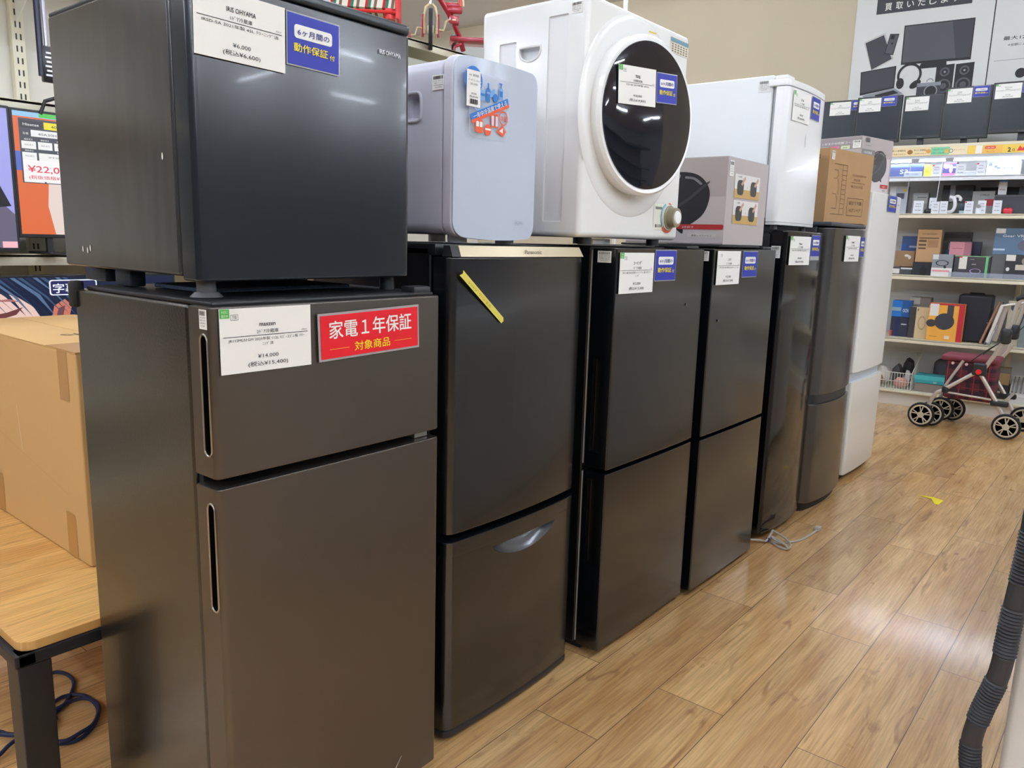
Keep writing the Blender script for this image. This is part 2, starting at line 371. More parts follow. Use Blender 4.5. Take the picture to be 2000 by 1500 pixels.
# ================================================================== SETTING
FLOOR = wood('oak_plank_floor', (212, 164, 106), (240, 202, 144), (150, 104, 64), (0.92, 0.185), 0.30)
b = MB(); b.add([(-8, -6, 0), (12, -6, 0), (12, 14, 0), (-8, 14, 0)], [(0, 1, 2, 3)], FLOOR, False); struct(b.build('floor'))
WALLM = M((202, 190, 164), 0.8, var=0.03, vs=2); CEILM = M((224, 226, 230), 0.85, var=0.03, vs=1.5)
b = MB(); b.box(-8, 12, -6, 14, CEIL, CEIL + 0.1, CEILM); struct(b.build('ceiling'))
TH = math.atan(0.06); ca, sa = math.cos(TH), math.sin(TH)
def gp(u, v, z=0.0): return Vector((-1.5 + ca * u - sa * v, 6.37 + sa * u + ca * v, z))   # along / behind the far display shelf
b = MB(); p = [gp(-6.9, 0.75), gp(5.6, 0.75), gp(5.6, 0.9), gp(-6.9, 0.9)]; b.prism([(q.x, q.y) for q in p], 0, CEIL, WALLM); struct(b.build('wall_back'))
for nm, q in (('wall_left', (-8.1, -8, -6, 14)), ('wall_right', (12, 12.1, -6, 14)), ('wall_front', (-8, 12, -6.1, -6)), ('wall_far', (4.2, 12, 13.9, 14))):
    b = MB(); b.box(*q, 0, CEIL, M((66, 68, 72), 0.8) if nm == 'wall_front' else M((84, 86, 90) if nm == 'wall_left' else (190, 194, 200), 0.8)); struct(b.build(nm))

# ceiling lights (tubes running both ways)
TUBEM = M((230, 241, 255), 0.5, emit=TUBE); HOUS = M((225, 225, 222), 0.5)
lt = thing('ceiling_light', 'white tube light fixed under the pale grey ceiling', 'light', (0, 0, CEIL), 0, 'tube lights under the ceiling')
b = MB(); b.box(-0.62, 0.62, -0.04, 0.04, -0.05, 0, HOUS, 0.01); b.build('housing', lt)
b = MB(); b.tube([(-0.59, 0, -0.065), (0.59, 0, -0.065)], 0.018, TUBEM, 10); b.build('tube', lt)
first = True
for i in range(7):
    for j in range(8):
        x = -6.6 + 2.5 * i; y = -4.8 + 2.3 * j
        if y > 6.6 and x < 4.6: continue
        rz = 0 if (i + j) % 2 else math.pi / 2
        if first: lt.location = (x, y, CEIL); lt.rotation_euler = (0, 0, rz); first = False
        else: dup(lt, (x, y, CEIL), rz)

# ================================================================== FRIDGE ROW
# ---- 1 graphite two-door fridge (nearest)
SATIN = M((104, 98, 92), 0.34, 0.88, bump=0.02, bs=400, stretch=(1, 1, 1)); SATEDGE = M((165, 158, 150), 0.3, 0.9); TEXSIDE = M((24, 22, 20), 0.25, 0.0, bump=0.03, bs=240, spec=1.0, coat=0.1)
A = thing('refrigerator', 'graphite two-door fridge with red warranty sign, nearest in the row', 'refrigerator', (-1.087, 0.614, 0))
b = MB(); b.box(-0.487, -0.075, 0.004, 0.488, 0.03, 1.055, TEXSIDE, 0.006, 3); b.build('body', A, wn=True)
b = MB(); b.box(-0.075, -0.062, 0.012, 0.48, 0.04, 1.045, BLKMAT); b.build('gasket', A)
for nm, z0, z1, hz in (('lower_door', 0.035, 0.770, (0.562, 0.742)), ('upper_door', 0.786, 1.056, (0.824, 1.012))):
    b = MB(); b.prism(outline(0.490, 0.062, 0.002, 0.010), z0, z1, SATIN, bev=0.003); d = b.build(nm, A, wn=True)
    c = MB(); c.prism(stadium(-0.020, *hz, 0.0085), -0.01, 0.016, M((10, 10, 12), 0.3), 'y'); carve(d, c)
    s_ = stadium(-0.020, hz[0] - 0.002, hz[1] + 0.002, 0.0105); b = MB(); b.tube([(x, -0.0005, z) for x, z in s_], 0.0016, SATEDGE, 6, True); b.build('handle_rim', d)
b = MB(); b.box(-0.45, -0.01, 0.01, 0.48, 1.055, 1.063, M((20, 21, 24), 0.4), 0.003); b.build('top_cover', A)
b = MB(); b.box(-0.05, -0.012, 0.43, 0.475, 1.056, 1.074, DKPL, 0.004); b.box(-0.045, -0.02, 0.44, 0.475, 0.771, 0.785, M((150, 148, 140), 0.4, 0.6)); b.build('hinge', A)
b = MB(); b.box(-0.50, -0.478, -0.004, 0.02, 1.02, 1.07, BLKMAT, 0.005); b.build('rear_cap', A)
feet(A, 0.49, 0.487, 0.035, BLKMAT, -0.03)
fr = Fr((0.002, 0, 0))
price_card(A, fr, 0.013, 1.053, 0.165, 0.101, 'maxzen', '2ﾄﾞｱ冷蔵庫', 'JR112ML01GM 2023年製 112L ｷｽﾞ･ﾖｺﾞﾚ有 ｸﾘｰ', '¥14,000', '(税込¥15,400)', True, 'ﾆﾝｸﾞ済')
b = MB(); f2 = fr.rot(math.radians(1.5), (0.30, 1.0)); b.slab(f2, 0.191, 0.957, 0.424, 1.039, 0.0015, M((190, 186, 186), 0.2, alpha=0.7), 0.004); b.slab(f2, 0.195, 0.961, 0.420, 1.035, 0.001, RED, 0.0056)
b.txt(f2, '家電１年保証', 0.3075, 0.997, 0.033, PAPER, w=0.19, bold=0.018, n=0.0072); b.txt(f2, '対象商品', 0.3075, 0.970, 0.018, YEL, w=0.082, bold=0.014, n=0.0072)
for u in (0.212, 0.360): b.rect(f2, u, 0.976, u + 0.043, 0.9768, M((240, 190, 40), 0.5), 0.0072)
o = b.build('warranty_sign', A); o['label'] = 'red warranty sign with white and yellow writing'
sticker(A, Fr((0, 0, 0), 'side'), -0.029, 1.052, 0.021, 0.03, 3)
b = MB(); b.tube([(0.003, 0.365, 0.075), (0.003, 0.385, 0.10)], 0.0006, M((190, 180, 165), 0.5), 5); b.build('scratch', A)

# ---- 2 black one-door mini fridge standing on it
B = thing('mini_fridge', 'black one-door mini fridge stacked on the graphite fridge', 'refrigerator', (-1.150, 0.636, 1.064))
DB = M((24, 29, 36), 0.19, bump=0.004, bs=2.5, spec=0.9, coat=0.10); SIDE2 = M((52, 52, 52), 0.20, bump=0.12, bs=3.0, spec=0.9, stretch=(2.2, 1, 0.5))
b = MB(); b.box(-0.505, -0.062, 0.002, 0.443, 0.032, 0.487, SIDE2, 0.006, 3); b.build('body', B, wn=True)
b = MB(); b.box(-0.062, -0.05, 0.01, 0.435, 0.04, 0.475, M((8, 9, 12), 0.5)); b.build('gasket', B)
b = MB(); b.prism(outline(0.445, 0.05, 0.002, 0.012), 0.026, 0.474, DB, bev=0.004, seg=3); d = b.build('door', B, wn=True)
b = MB(); b.prism(outline(0.449, 0.10, 0.004, 0.014), 0.476, 0.494, M((46, 52, 58), 0.28), bev=0.006, seg=3); b.box(-0.50, -0.10, 0.002, 0.443, 0.484, 0.492, M((40, 45, 50), 0.4), 0.003); b.build('top_cover', B, wn=True)
b = MB()
for k in range(10):
    a = k / 10 * 2 * math.pi; b.box(-0.004, 0.004, -0.003, 0.003, 0, 0.026, DKPL, 0.001, 1, Matrix.Translation((-0.13 + 0.018 * math.cos(a), 0.425 + 0.018 * math.sin(a), 0.494)) @ Matrix.Rotation(a, 4, 'Z'))
b.cyl((-0.13, 0.425, 0.492), (-0.13, 0.425, 0.520), 0.016, DKPL); b.build('hinge_cap', B)
b = MB(); b.cyl((-0.035, 0.03, 0.004), (-0.035, 0.03, 0.03), 0.015, M((88, 88, 90), 0.5), 20); b.cyl((-0.035, 0.03, 0), (-0.035, 0.03, 0.008), 0.026, M((80, 80, 82), 0.5), 20, 0.018); b.build('foot', B)
b = MB(); b.cyl((-0.035, 0.415, 0), (-0.035, 0.415, 0.03), 0.015, DKPL, 20); b.build('foot', B)
b = MB()
for y in (0.03, 0.39):
    for xa, xb in ((-0.49, -0.40), (-0.36, -0.30)): b = MB(); b.box(xa, xb, y, y + 0.03, 0.004 if xa < -0.4 else 0, 0.03, M((66, 72, 80), 0.4, 0.6), 0.003); b.build('base_bracket', B)
fr = Fr((0.0035, 0, 0))
f2 = fr.rot(math.radians(-1.0), (0.08, 0.44)); price_card(B, f2, 0.006, 0.462, 0.157, 0.100, 'IRIS OHYAMA', '1ﾄﾞｱ冷蔵庫', 'IRSD-5A 2021年製 45L ｸﾘｰﾆﾝｸﾞ済', '¥6,000', '(税込¥6,600)', False)
blue_sign(B, f2, 0.168, 0.459, 0.103, 0.079)
b = MB(); b.txt(fr, 'IRIS OHYAMA', 0.390, 0.430, 0.011, M((225, 228, 232), 0.3), bold=0.02, w=0.052, n=0.0005); b.build('logo', B)
b = MB(); b.txt(Fr(), ' ', 0, 0, .01, DKPL)
b = MB()
for (x, z) in ((-0.42, 0.065), (-0.40, 0.063), (-0.388, 0.067), (-0.10, 0.22)): b.disc(Fr((0, 0, 0), 'side'), x, z, 0.003, 0.006, M((225, 220, 210), 0.6), -0.0012, 7)
b.build('chipped_paint', B)
b = MB(); b.box(-0.28, -0.10, 0.07, 0.38, 0, 0.008, M((92, 108, 128), 0.9, bump=0.5, bs=300), 0.003)
tag(b.build('cloth_mat', loc=(-1.15, 0.63, 1.064)), 'blue grey woven mat lying between the two nearest stacked fridges', 'mat')

# ---- 3 black fridge with champagne strip
P = thing('refrigerator', 'black two-door fridge with champagne top strip and yellow tape', 'refrigerator', (-1.138, 1.184, 0))
PW = 0.494
b = MB(); b.box(-0.47, -0.06, 0.0, PW, 0.03, 1.150, BLKSIDE, 0.006, 3); b.build('body', P, wn=True)
b = MB(); b.box(-0.47, -0.045, 0.0, PW, 1.130, 1.156, M((24, 25, 28), 0.35), 0.004); b.build('top_cover', P)
BLKP = M((13, 15, 18), 0.22, bump=0.015, bs=3.0, spec=0.9, coat=0.15)
b = MB(); b.prism(outline(PW, 0.05, 0.012, 0.022), 0.515, 1.128, BLKP, bev=0.003); b.build('upper_door', P, wn=True)
b = MB(); b.prism(outline(PW, 0.05, 0.012, 0.022), 0.030, 0.497, BLKP, bev=0.003); d = b.build('drawer_door', P, wn=True)
c = MB(); pts = [(0.145 + 0.25 * t / 20, 0.452 - 0.042 * math.sin(math.pi * t / 20) ** 0.6) for t in range(21)]; c.prism(pts, -0.020, 0.03, M((58, 60, 64), 0.2), 'x'); carve(d, c)
c = MB(); vs = []; fs = []
for t_ in range(25):
    yy = 0.145 + 0.25 * t_ / 24; za = 0.4525 - 0.042 * math.sin(math.pi * t_ / 24) ** 0.6; xx = 0.012 * (1 - (2 * yy / PW - 1) ** 2) + 0.0006
    for s_ in range(7): q = s_ / 6; vs.append((xx - 0.028 * math.sin(q * math.pi / 2), yy, za + (0.466 - za) * q ** 1.3))
for t_ in range(24):
    for s_ in range(6): a = t_ * 7 + s_; fs.append((a, a + 7, a + 8, a + 1))
c.add(vs, fs, M((96, 98, 102), 0.22, 0.5)); c.build('handle_scoop', d)
b = MB(); b.prism([(x + 0.001, y) for x, y in outline(PW + 0.0, 0.05, 0.012, 0.022)], 0.462, 0.496, BLKP, bev=0.002); b.build('drawer_lip', d, wn=True)
b = MB(); b.prism(outline(PW, 0.05, 0.010, 0.02), 0.012, 0.029, M((30, 31, 36), 0.4), bev=0.002); b.build('base_trim', P)
CH = M((206, 192, 160), 0.38, 0.35); bo = []
lo = [q for q in outline(PW - 0.004, 0.0, 0.0125, 0.022) if q[0] > -0.018][::-1]
def strip(bm, m, y0, y1, zb=1.1295, zt=1.1525, dx=0.0):
    ys = [y0 + (y1 - y0) * i / 12 for i in range(13)]; vs = []
    for y in ys:
        x = 0.012 * (1 - (2 * y / PW - 1) ** 2) + 0.0015 + dx; k = 0.004 if y > 0.4 else (0.002 if y < 0.1 else 0)
        vs += [(x, y, zb), (x - 0.012, y * 0.985 + 0.004, zt), (x - 0.03, y * 0.985 + 0.004, zt), (x - 0.03, y, zb)]
    fs = []
    for i in range(12):
        for k in range(4): fs.append((4 * i + k, 4 * i + (k + 1) % 4, 4 * i + 4 + (k + 1) % 4, 4 * i + 4 + k))
    fs += [(0, 3, 2, 1), (48, 49, 50, 51)]; bm.add(vs, fs, m)
b = MB(); strip(b, CH, 0.028, 0.484); o = b.build('champagne_strip', P); o['label'] = 'champagne metal strip with a maker name'
b = MB(); b.txt(Fr((0.010, 0, 0)), 'Panasonic', 0.265, 1.1365, 0.0125, M((105, 98, 86), 0.4), bold=0.02, w=0.062, n=0.001); b.build('logo', P)
b = MB(); strip(b, M((52, 52, 54), 0.25, 0.4), 0.004, 0.026); b.build('corner_cap', P)
f2 = Fr((0.0075, 0, 0)).rot(math.radians(-38), (0.09, 1.04))
b = MB(); b.poly(f2, [(-0.002, 1.034), (0.175, 1.033), (0.178, 1.041), (0.173, 1.047), (0.0, 1.049), (0.004, 1.043)], M((222, 206, 92), 0.6), 0.006)
b.txt(f2, 'ﾚﾝﾄｼﾞｳｰﾝ 3.5', 0.075, 1.037, 0.008, M((150, 138, 60), 0.7), w=0.09, n=0.0066); o = b.build('masking_tape', P); o['label'] = 'diagonal strip of yellow tape on the door'
feet(P, PW, 0.47, 0.03, BLKMAT, -0.1)

# ---- 4 and 5 twin black two-door fridges
def twin(label, loc, Wd, H, prices):
    T = thing('refrigerator', label, 'refrigerator', loc)
    b = MB(); b.box(-0.49, -0.083, 0.004, Wd - 0.004, 0.02, H, BLKSIDE, 0.006, 3); b.build('body', T, wn=True)
    BD = M((10, 12, 15), 0.18, bump=0.022, bs=2.4, spec=0.85, coat=0.1)
    for nm, z0, z1, h0, h1 in (('lower_door', 0.022, 0.545, 0.275, 0.525), ('upper_door', 0.556, H - 0.004, 0.60, 0.86)):
        b = MB(); b.box(-0.082, -0.074, 0.006, Wd - 0.006, z0 + 0.006, z1 - 0.006, M((200, 196, 190), 0.6)); b.build('gasket', T)
        b = MB(); b.prism(outline(Wd, 0.073, 0.003, 0.004), z0, z1, BD, bev=0.003); d = b.build(nm, T, wn=True)
        c = MB(); c.box(-0.058, -0.028, -0.01, 0.018, h0, h1, M((9, 9, 10), 0.35), 0.004); carve(d, c)
    b = MB(); b.box(-0.12, -0.01, Wd - 0.10, Wd - 0.02, H - 0.003, H + 0.006, DKPL, 0.003); b.build('hinge', T)
    b = MB(); b.box(-0.40, -0.07, 0.02, Wd - 0.02, 0.0, 0.022, BLKMAT); b.build('base', T)
    fr = Fr((0.0032, 0, 0)); price_card(T, fr, *prices[0]); blue_sign(T, fr, *prices[1])
    sticker(T, Fr((0, 0, 0), 'side'), -0.058, H - 0.012, 0.042, 0.03, 3)
    return T
T1 = twin('black two-door fridge under the white dryer', (-1.085, 1.746, 0), 0.507, 1.157,
     ((0.010, 1.142, 0.176, 0.107, 'ﾕｰｲﾝｸﾞ', '2ﾄﾞｱ冷蔵庫', 'ER-118B 2022年製 ﾄｯﾌﾟﾃｰﾌﾞﾙ 直冷式 ｸﾘｰ', '¥12,000', '(税込¥13,200)', True, 'ﾆﾝｸﾞ'), (0.196, 1.148, 0.118, 0.082)))
T2 = twin('black two-door fridge under the grey cooker box', (-1.069, 2.284, 0), 0.508, 1.160,
     ((0.018, 1.150, 0.172, 0.106, 'ﾆﾄﾘ', '2ﾄﾞｱ冷蔵庫', 'NTR-106 2021年製 直冷式 ｸﾘｰﾆﾝｸﾞ済', '¥12,000', '(税込¥13,200)', False), (0.214, 1.148, 0.117, 0.082)))
for T in (T1, T2):
    b = MB(); b.disc(Fr((0.0035, 0, 0)), 0.40 if T is T1 else 0.06, 0.99 if T is T1 else 0.93, 0.006, 0.004, M((60, 62, 64), 0.4)); b.build('dent', T)

# ---- 6 tall black one-door fridge with rounded front
F5 = thing('refrigerator', 'tall glossy black fridge with rounded front under the white fridge', 'refrigerator', (-1.092, 2.936, 0))
W5 = 0.436
b = MB(); b.box(-0.50, -0.06, 0.006, W5 - 0.006, 0.03, 1.205, BLKSIDE, 0.006, 3); b.build('body', F5, wn=True)
b = MB(); b.prism(outline(W5, 0.055, 0.020, 0.014, 20), 0.028, 1.228, M((8, 9, 12), 0.10, bump=0.03, bs=5, spec=0.55, coat=0.0, stretch=(1, 1.2, 0.5)), bev=0.006, seg=3); b.build('door', F5, wn=True)
b = MB(); b.box(-0.50, -0.07, 0.01, W5 - 0.01, 1.205, 1.222, DKPL, 0.005); b.box(-0.12, -0.06, 0.0, 0.06, 1.15, 1.215, BLKMAT, 0.006); b.build('top_cover', F5)
b = MB(); b.box(-0.45, -0.07, 0.02, W5 - 0.02, 0.0, 0.03, BLKMAT); b.build('base', F5)
price_card(F5, bow(W5, 0.020, 0.112), -0.088, 1.208, 0.175, 0.108, 'Haier', '1ﾄﾞｱ冷凍庫', 'JF-NU102 2020年製 102L 直冷 ﾌｧﾝ', '¥9,000', '(税込¥9,900)')
blue_sign(F5, bow(W5, 0.020, 0.272), -0.058, 1.214, 0.115, 0.080, 0.014)
sticker(F5, Fr((0, 0.0, 0), 'side'), -0.052, 1.17, 0.036, 0.045, 3)

# ---- 7 grey-brown two-door fridge with bowed doors
F6 = thing('refrigerator', 'silver brown two-door fridge with bowed doors under cardboard box', 'refrigerator', (-1.080, 3.412, 0))
W6 = 0.492; GB = M((98, 96, 94), 0.24, 0.8, bump=0.02, bs=4, stretch=(1, 1, 0.4))
b = MB(); b.box(-0.50, -0.06, 0.004, W6 - 0.004, 0.03, 1.258, M((70, 70, 72), 0.4), 0.006, 3); b.build('body', F6, wn=True)
b = MB(); b.prism(outline(W6, 0.055, 0.030, 0.035, 20), 0.038, 0.492, GB, bev=0.004); b.build('lower_door', F6, wn=True)
b = MB(); b.prism(outline(W6, 0.055, 0.030, 0.035, 20), 0.532, 1.252, GB, bev=0.004); b.build('upper_door', F6, wn=True)
b = MB(); b.prism([(x - 0.012, y) for x, y in outline(W6, 0.045, 0.030, 0.035, 20)], 0.492, 0.532, DKPL); b.build('handle_gap', F6)
b = MB(); b.box(-0.50, -0.0, -0.004, W6 + 0.004, 1.258, 1.276, M((58, 62, 68), 0.45), 0.006); b.build('top_cover', F6)
b = MB(); b.prism([(x - 0.02, y) for x, y in outline(W6 - 0.0, 0.3, 0.03, 0.03)], 0.0, 0.037, BLKMAT); b.build('base', F6)
price_card(F6, bow(W6, 0.030, 0.208), -0.092, 1.222, 0.180, 0.110, 'SHARP', '2ﾄﾞｱ冷蔵庫', 'SJ-D14B 2019年製', '¥9,000', '(税込¥9,900)')
blue_sign(F6, bow(W6, 0.030, 0.375), -0.058, 1.218, 0.12, 0.084)

# ---- 8 tall white two-door fridge (last)
F7 = thing('refrigerator', 'tall white two-door fridge at the far end of the row', 'refrigerator', (-1.095, 4.016, 0))
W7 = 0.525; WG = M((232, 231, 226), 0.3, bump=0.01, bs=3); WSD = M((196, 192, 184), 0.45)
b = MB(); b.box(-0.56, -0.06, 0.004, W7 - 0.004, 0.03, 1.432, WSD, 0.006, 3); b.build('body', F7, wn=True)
b = MB(); b.prism(outline(W7, 0.055, 0.010, 0.014), 0.034, 0.513, WG, bev=0.004); b.build('lower_door', F7, wn=True)
b = MB(); b.prism(outline(W7, 0.055, 0.010, 0.014), 0.560, 1.436, WG, bev=0.004); d = b.build('upper_door', F7, wn=True)
b = MB(); b.prism([(x - 0.02, y) for x, y in outline(W7, 0.035, 0.010, 0.014)], 0.513, 0.560, M((190, 198, 208), 0.4)); b.build('handle_gap', F7)
b = MB(); b.box(-0.50, -0.03, 0.01, W7 - 0.01, 0.0, 0.034, BLKMAT); b.build('base', F7)
blue_sign(F7, Fr((0.013, 0, 0)), 0.225, 1.432, 0.155, 0.078)
b = MB(); b.txt(Fr((0.006, 0, 0)), 'Haier', 0.45, 1.39, 0.018, GREYP, w=0.05); b.build('logo', F7)
sticker(F7, Fr((0, 0.004, 0), 'side'), -0.14, 1.40, 0.05, 0.035, 3)

# ================================================================== ON TOP OF THE ROW
# ---- lavender cooler on the strip fridge
LAV = M((206, 206, 222), 0.28); LAVD = M((190, 200, 216), 0.17)
C = thing('mini_fridge', 'small lavender white cooler with blue and orange sticker', 'refrigerator', (-1.168, 1.222, 1.157))
WC = 0.283
def rr_prism(bm, y0, y1, z0, z1, r, xa, xb, m, bev=0.004, bow=0.0):
    pts = []
    for cx, cz, a0 in ((y1 - r, z0 + r, -90), (y1 - r, z1 - r, 0), (y0 + r, z1 - r, 90), (y0 + r, z0 + r, 180)):
        for k in range(7): a = math.radians(a0 + 15 * k); pts.append((cx + r * math.cos(a), cz + r * math.sin(a)))
    return bm.prism(pts, xa, xb, m, 'x', bev, 3)
b = MB(); rr_prism(b, 0.006, WC - 0.006, 0.018, 0.380, 0.024, -0.33, -0.042, LAV); d = b.build('body', C, wn=True)
c = MB(); c.box(-0.150, -0.108, -0.01, 0.020, 0.262, 0.312, M((196, 196, 212), 0.3), 0.007, 3); carve(d, c)
b = MB(); sg = lambda q: (1 if q > 0 else -1) * abs(q) ** 0.5; b.tube([(-0.129 + 0.025 * sg(math.cos(t)), 0.005, 0.287 + 0.030 * sg(math.sin(t))) for t in [(i + .5) / 24 * 2 * math.pi for i in range(24)]], 0.0035, LAV, 8, True); b.build('handle_rim', C)
b = MB(); rr_prism(b, 0.0, WC, 0.014, 0.386, 0.030, -0.036, -0.006, LAV, 0.006); b.build('door', C, wn=True)
def bowplate(y0, y1, z0, z1, r, x0, bow, m, nm, par, n=20):
    vs = []; fs = []
    def ext(y):
        d = min(y - y0, y1 - y)
        return r - math.sqrt(max(0, r * r - (r - d) ** 2)) if d < r else 0
    ys = [y0 + r * (1 - math.cos(i / 6 * math.pi / 2)) for i in range(7)] + [y0 + r + (y1 - y0 - 2 * r) * i / n for i in range(1, n)]
    ys += [y1 - (q - y0) for q in ys[6::-1]]
    for y in ys:
        x = x0 + bow * (1 - ((2 * (y - y0) / (y1 - y0)) - 1) ** 2); e = ext(y)
        za, zb = z0 + e - 0.004 * (1 - ((2 * (y - y0) / (y1 - y0)) - 1) ** 2) * 2, z1 - e + 0.0
        vs += [(x, y, za), (x, y, zb), (x0 - 0.006, y, za), (x0 - 0.006, y, zb)]
    for i in range(len(ys) - 1):
        a = 4 * i; fs += [(a, a + 4, a + 5, a + 1), (a + 1, a + 5, a + 7, a + 3), (a + 2, a + 6, a + 4, a)]
    q = 4 * (len(ys) - 1); fs += [(0, 1, 3, 2), (q, q + 2, q + 3, q + 1)]
    bb = MB(); bb.add(vs, fs, m); return bb.build(nm, par, sharp=50)
bowplate(0.002, WC - 0.002, 0.016, 0.384, 0.030, -0.004, 0.014, LAVD, 'door_panel', C)
for y in (0.06, WC - 0.06):
    for x in (-0.045, -0.27):
        b = MB(); b.cyl((x, y, 0), (x, y, 0.02), 0.022, M((170, 172, 184), 0.3, alpha=0.8), 20); b.build('foot', C)
fr = Fr((0.013, 0, 0)); BLI = M((30, 120, 205), 0.4); ORI = M((232, 92, 50), 0.4); LB = M((120, 170, 225), 0.4)
b = MB(); b.rrect(fr, 0.030, 0.222, 0.160, 0.352, 0.012, M((212, 220, 232), 0.3, alpha=0.3), -0.0005)
ba = math.atan(0.40); fb = fr.rot(ba, (0.094, 0.285))
b.disc(fr, 0.042, 0.335, 0.028, 0.028, BLI, 0.0002); b.txt(fr, 'AC DC', 0.052, 0.326, 0.012, PAPER, w=0.026, n=0.0008); b.ring(fr, 0.056, 0.293, 0.014, 0.0165, LB, 0.0006); b.txt(fr, '冷', 0.056, 0.288, 0.012, LB, w=0.012, n=0.0006)
b.rrect(fr, 0.0815, 0.297, 0.0945, 0.326, 0.004, BLI, 0.0008); b.rect(fr, 0.0855, 0.325, 0.0905, 0.336, BLI, 0.0008); b.rect(fr, 0.083, 0.314, 0.093, 0.318, LB, 0.0014)
b.rrect(fr, 0.063, 0.298, 0.077, 0.320, 0.004, LB, 0.0008); b.rect(fr, 0.063, 0.308, 0.077, 0.313, BLI, 0.0014)
b.disc(fr.rot(0.8, (0.103, 0.318)), 0.103, 0.318, 0.011, 0.006, LB, 0.0008); b.disc(fr, 0.112, 0.309, 0.009, 0.009, BLI, 0.0012)
b.rrect(fr, 0.1235, 0.309, 0.137, 0.332, 0.003, LB, 0.0008); b.rect(fr, 0.1255, 0.314, 0.135, 0.326, BLI, 0.0012); b.rect(fr, 0.1285, 0.332, 0.132, 0.341, BLI, 0.0008); b.rect(fr, 0.1235, 0.339, 0.1335, 0.342, BLI, 0.0010)
b.rect(fb, 0.029, 0.2785, 0.159, 0.2905, BLI, 0.0010); b.rect(fb, 0.029, 0.2715, 0.159, 0.2785, ORI, 0.0010); b.txt(fb, '一年中冷温庫で使える', 0.094, 0.2785, 0.012, PAPER, w=0.115, bold=0.01, n=0.0022)
b.rrect(fr, 0.048, 0.232, 0.074, 0.259, 0.006, ORI, 0.0008); b.rrect(fr, 0.051, 0.244, 0.060, 0.255, 0.002, PAPER, 0.0014); b.rrect(fr, 0.062, 0.244, 0.071, 0.255, 0.002, PAPER, 0.0014)
for u_ in (0.104, 0.117): b.rrect(fr, u_ - 0.006, 0.248, u_ + 0.006, 0.277, 0.003, ORI, 0.0008); b.rrect(fr, u_ - 0.004, 0.251, u_ + 0.004, 0.272, 0.002, LAV, 0.0014)
b.ring(fr, 0.140, 0.271, 0.0125, 0.0150, ORI, 0.0010); b.txt(fr, '冷温', 0.140, 0.266, 0.011, ORI, w=0.020, bold=0.02, n=0.0010)
b.disc(fr, 0.089, 0.241, 0.011, 0.012, ORI, 0.0008); b.rect(fr, 0.080, 0.240, 0.098, 0.244, PAPER, 0.0014)
b.poly(fr, [(0.117, 0.240), (0.139, 0.232), (0.150, 0.243), (0.137, 0.257)], ORI, 0.0008); b.poly(fr, [(0.126, 0.243), (0.138, 0.239), (0.139, 0.251)], PAPER, 0.0014)
o = b.build('picture_sticker', C); o['label'] = 'clear sticker with blue bottles and orange food pictures'
b = MB(); b.txt(Fr((0.012, 0, 0)), '⊛KAWA', 0.205, 0.044, 0.013, M((150, 158, 176), 0.3, 0.5), w=0.030, n=0); b.build('logo', C)
b = MB(); f2 = Fr((0.012, 0, 0)); b.slab(f2, 0.020, 0.282, 0.062, 0.354, 0.0006, PAPER, 0.002)
for i, (t, v, w_) in enumerate((('10 買取', 0.342, .03), ('ﾎﾟｰﾀﾌﾞﾙ ﾚｲｵﾝｺ', 0.332, .034), ('25L 2022', 0.325, .022), ('¥5,000', 0.306, .016), ('(税込¥5,500)', 0.300, .026))): b.txt(f2, t, 0.041, v, 0.005, INK, w=w_, n=0.0034)
for k in range(12): b.rect(f2, 0.029 + 0.002 * k, 0.287, 0.0299 + 0.002 * k + 0.0006 * (k % 3), 0.297, INK, 0.0034)
o = b.build('price_tag', C); o['label'] = 'long white price tag with barcode'
sticker(C, Fr((0, 0.005, 0), 'side'), -0.070, 0.346, 0.036, 0.030, 3)

# ---- white tumble dryer
DW = M((236, 236, 233), 0.16, coat=0.4); DWI = M((214, 214, 212), 0.3)
D = thing('tumble_dryer', 'white tumble dryer with round black glass door', 'dryer', (-1.120, 1.620, 1.160))
WD, HD = 0.515, 0.586; ZB = 0.018
b = MB(); b.box(-0.335, 0.0, 0.0, WD, ZB, HD, DW, 0.014, 4); body = b.build('cabinet', D, wn=True)
c = MB(); GC = M((230, 230, 228), 0.22)
c.box(-0.115, -0.055, -0.03, 0.0045, 0.055, 0.545, GC, 0.004, 2)
carve(body, c)
c = MB(); c.box(-0.272, -0.215, -0.03, 0.0045, 0.07, 0.50, GC, 0.004, 2); carve(body, c)
c = MB(); c.prism([(-0.205 + 0.068 * t / 12, 0.470 - (0.022 * math.sin(math.pi * t / 12) ** 0.5)) for t in range(13)] + [(-0.137, 0.482), (-0.205, 0.482)], -0.02, 0.014, M((225, 225, 225), 0.3), 'y'); carve(body, c)
b = MB(); b.tube([(-0.205 + 0.068 * t / 12, -0.0005, 0.470 - 0.022 * math.sin(math.pi * t / 12) ** 0.5) for t in range(13)] + [(-0.138, -0.0005, 0.482), (-0.171, -0.0005, 0.483), (-0.204, -0.0005, 0.482)], 0.003, DW, 8, True); b.build('handle_rim', D)
cy0, cz0 = 0.226, 0.327; R = 0.213
c = MB(); c.lathe([(0.229, 0.05), (0.229, -0.030), (0.20, -0.07), (0.18, -0.085)], (0, cy0, cz0), M((104, 106, 112), 0.5), 'x', 64); carve(body, c)  # recess in the white cabinet coloured grey, its shade put into the colour
b = MB(); b.lathe([(0.229, -0.004), (0.252, 0.000), (0.247, 0.003), (0.230, 0.0045)], (0, cy0, cz0), DW, 'x', 72); b.build('door_surround', D, sharp=50)
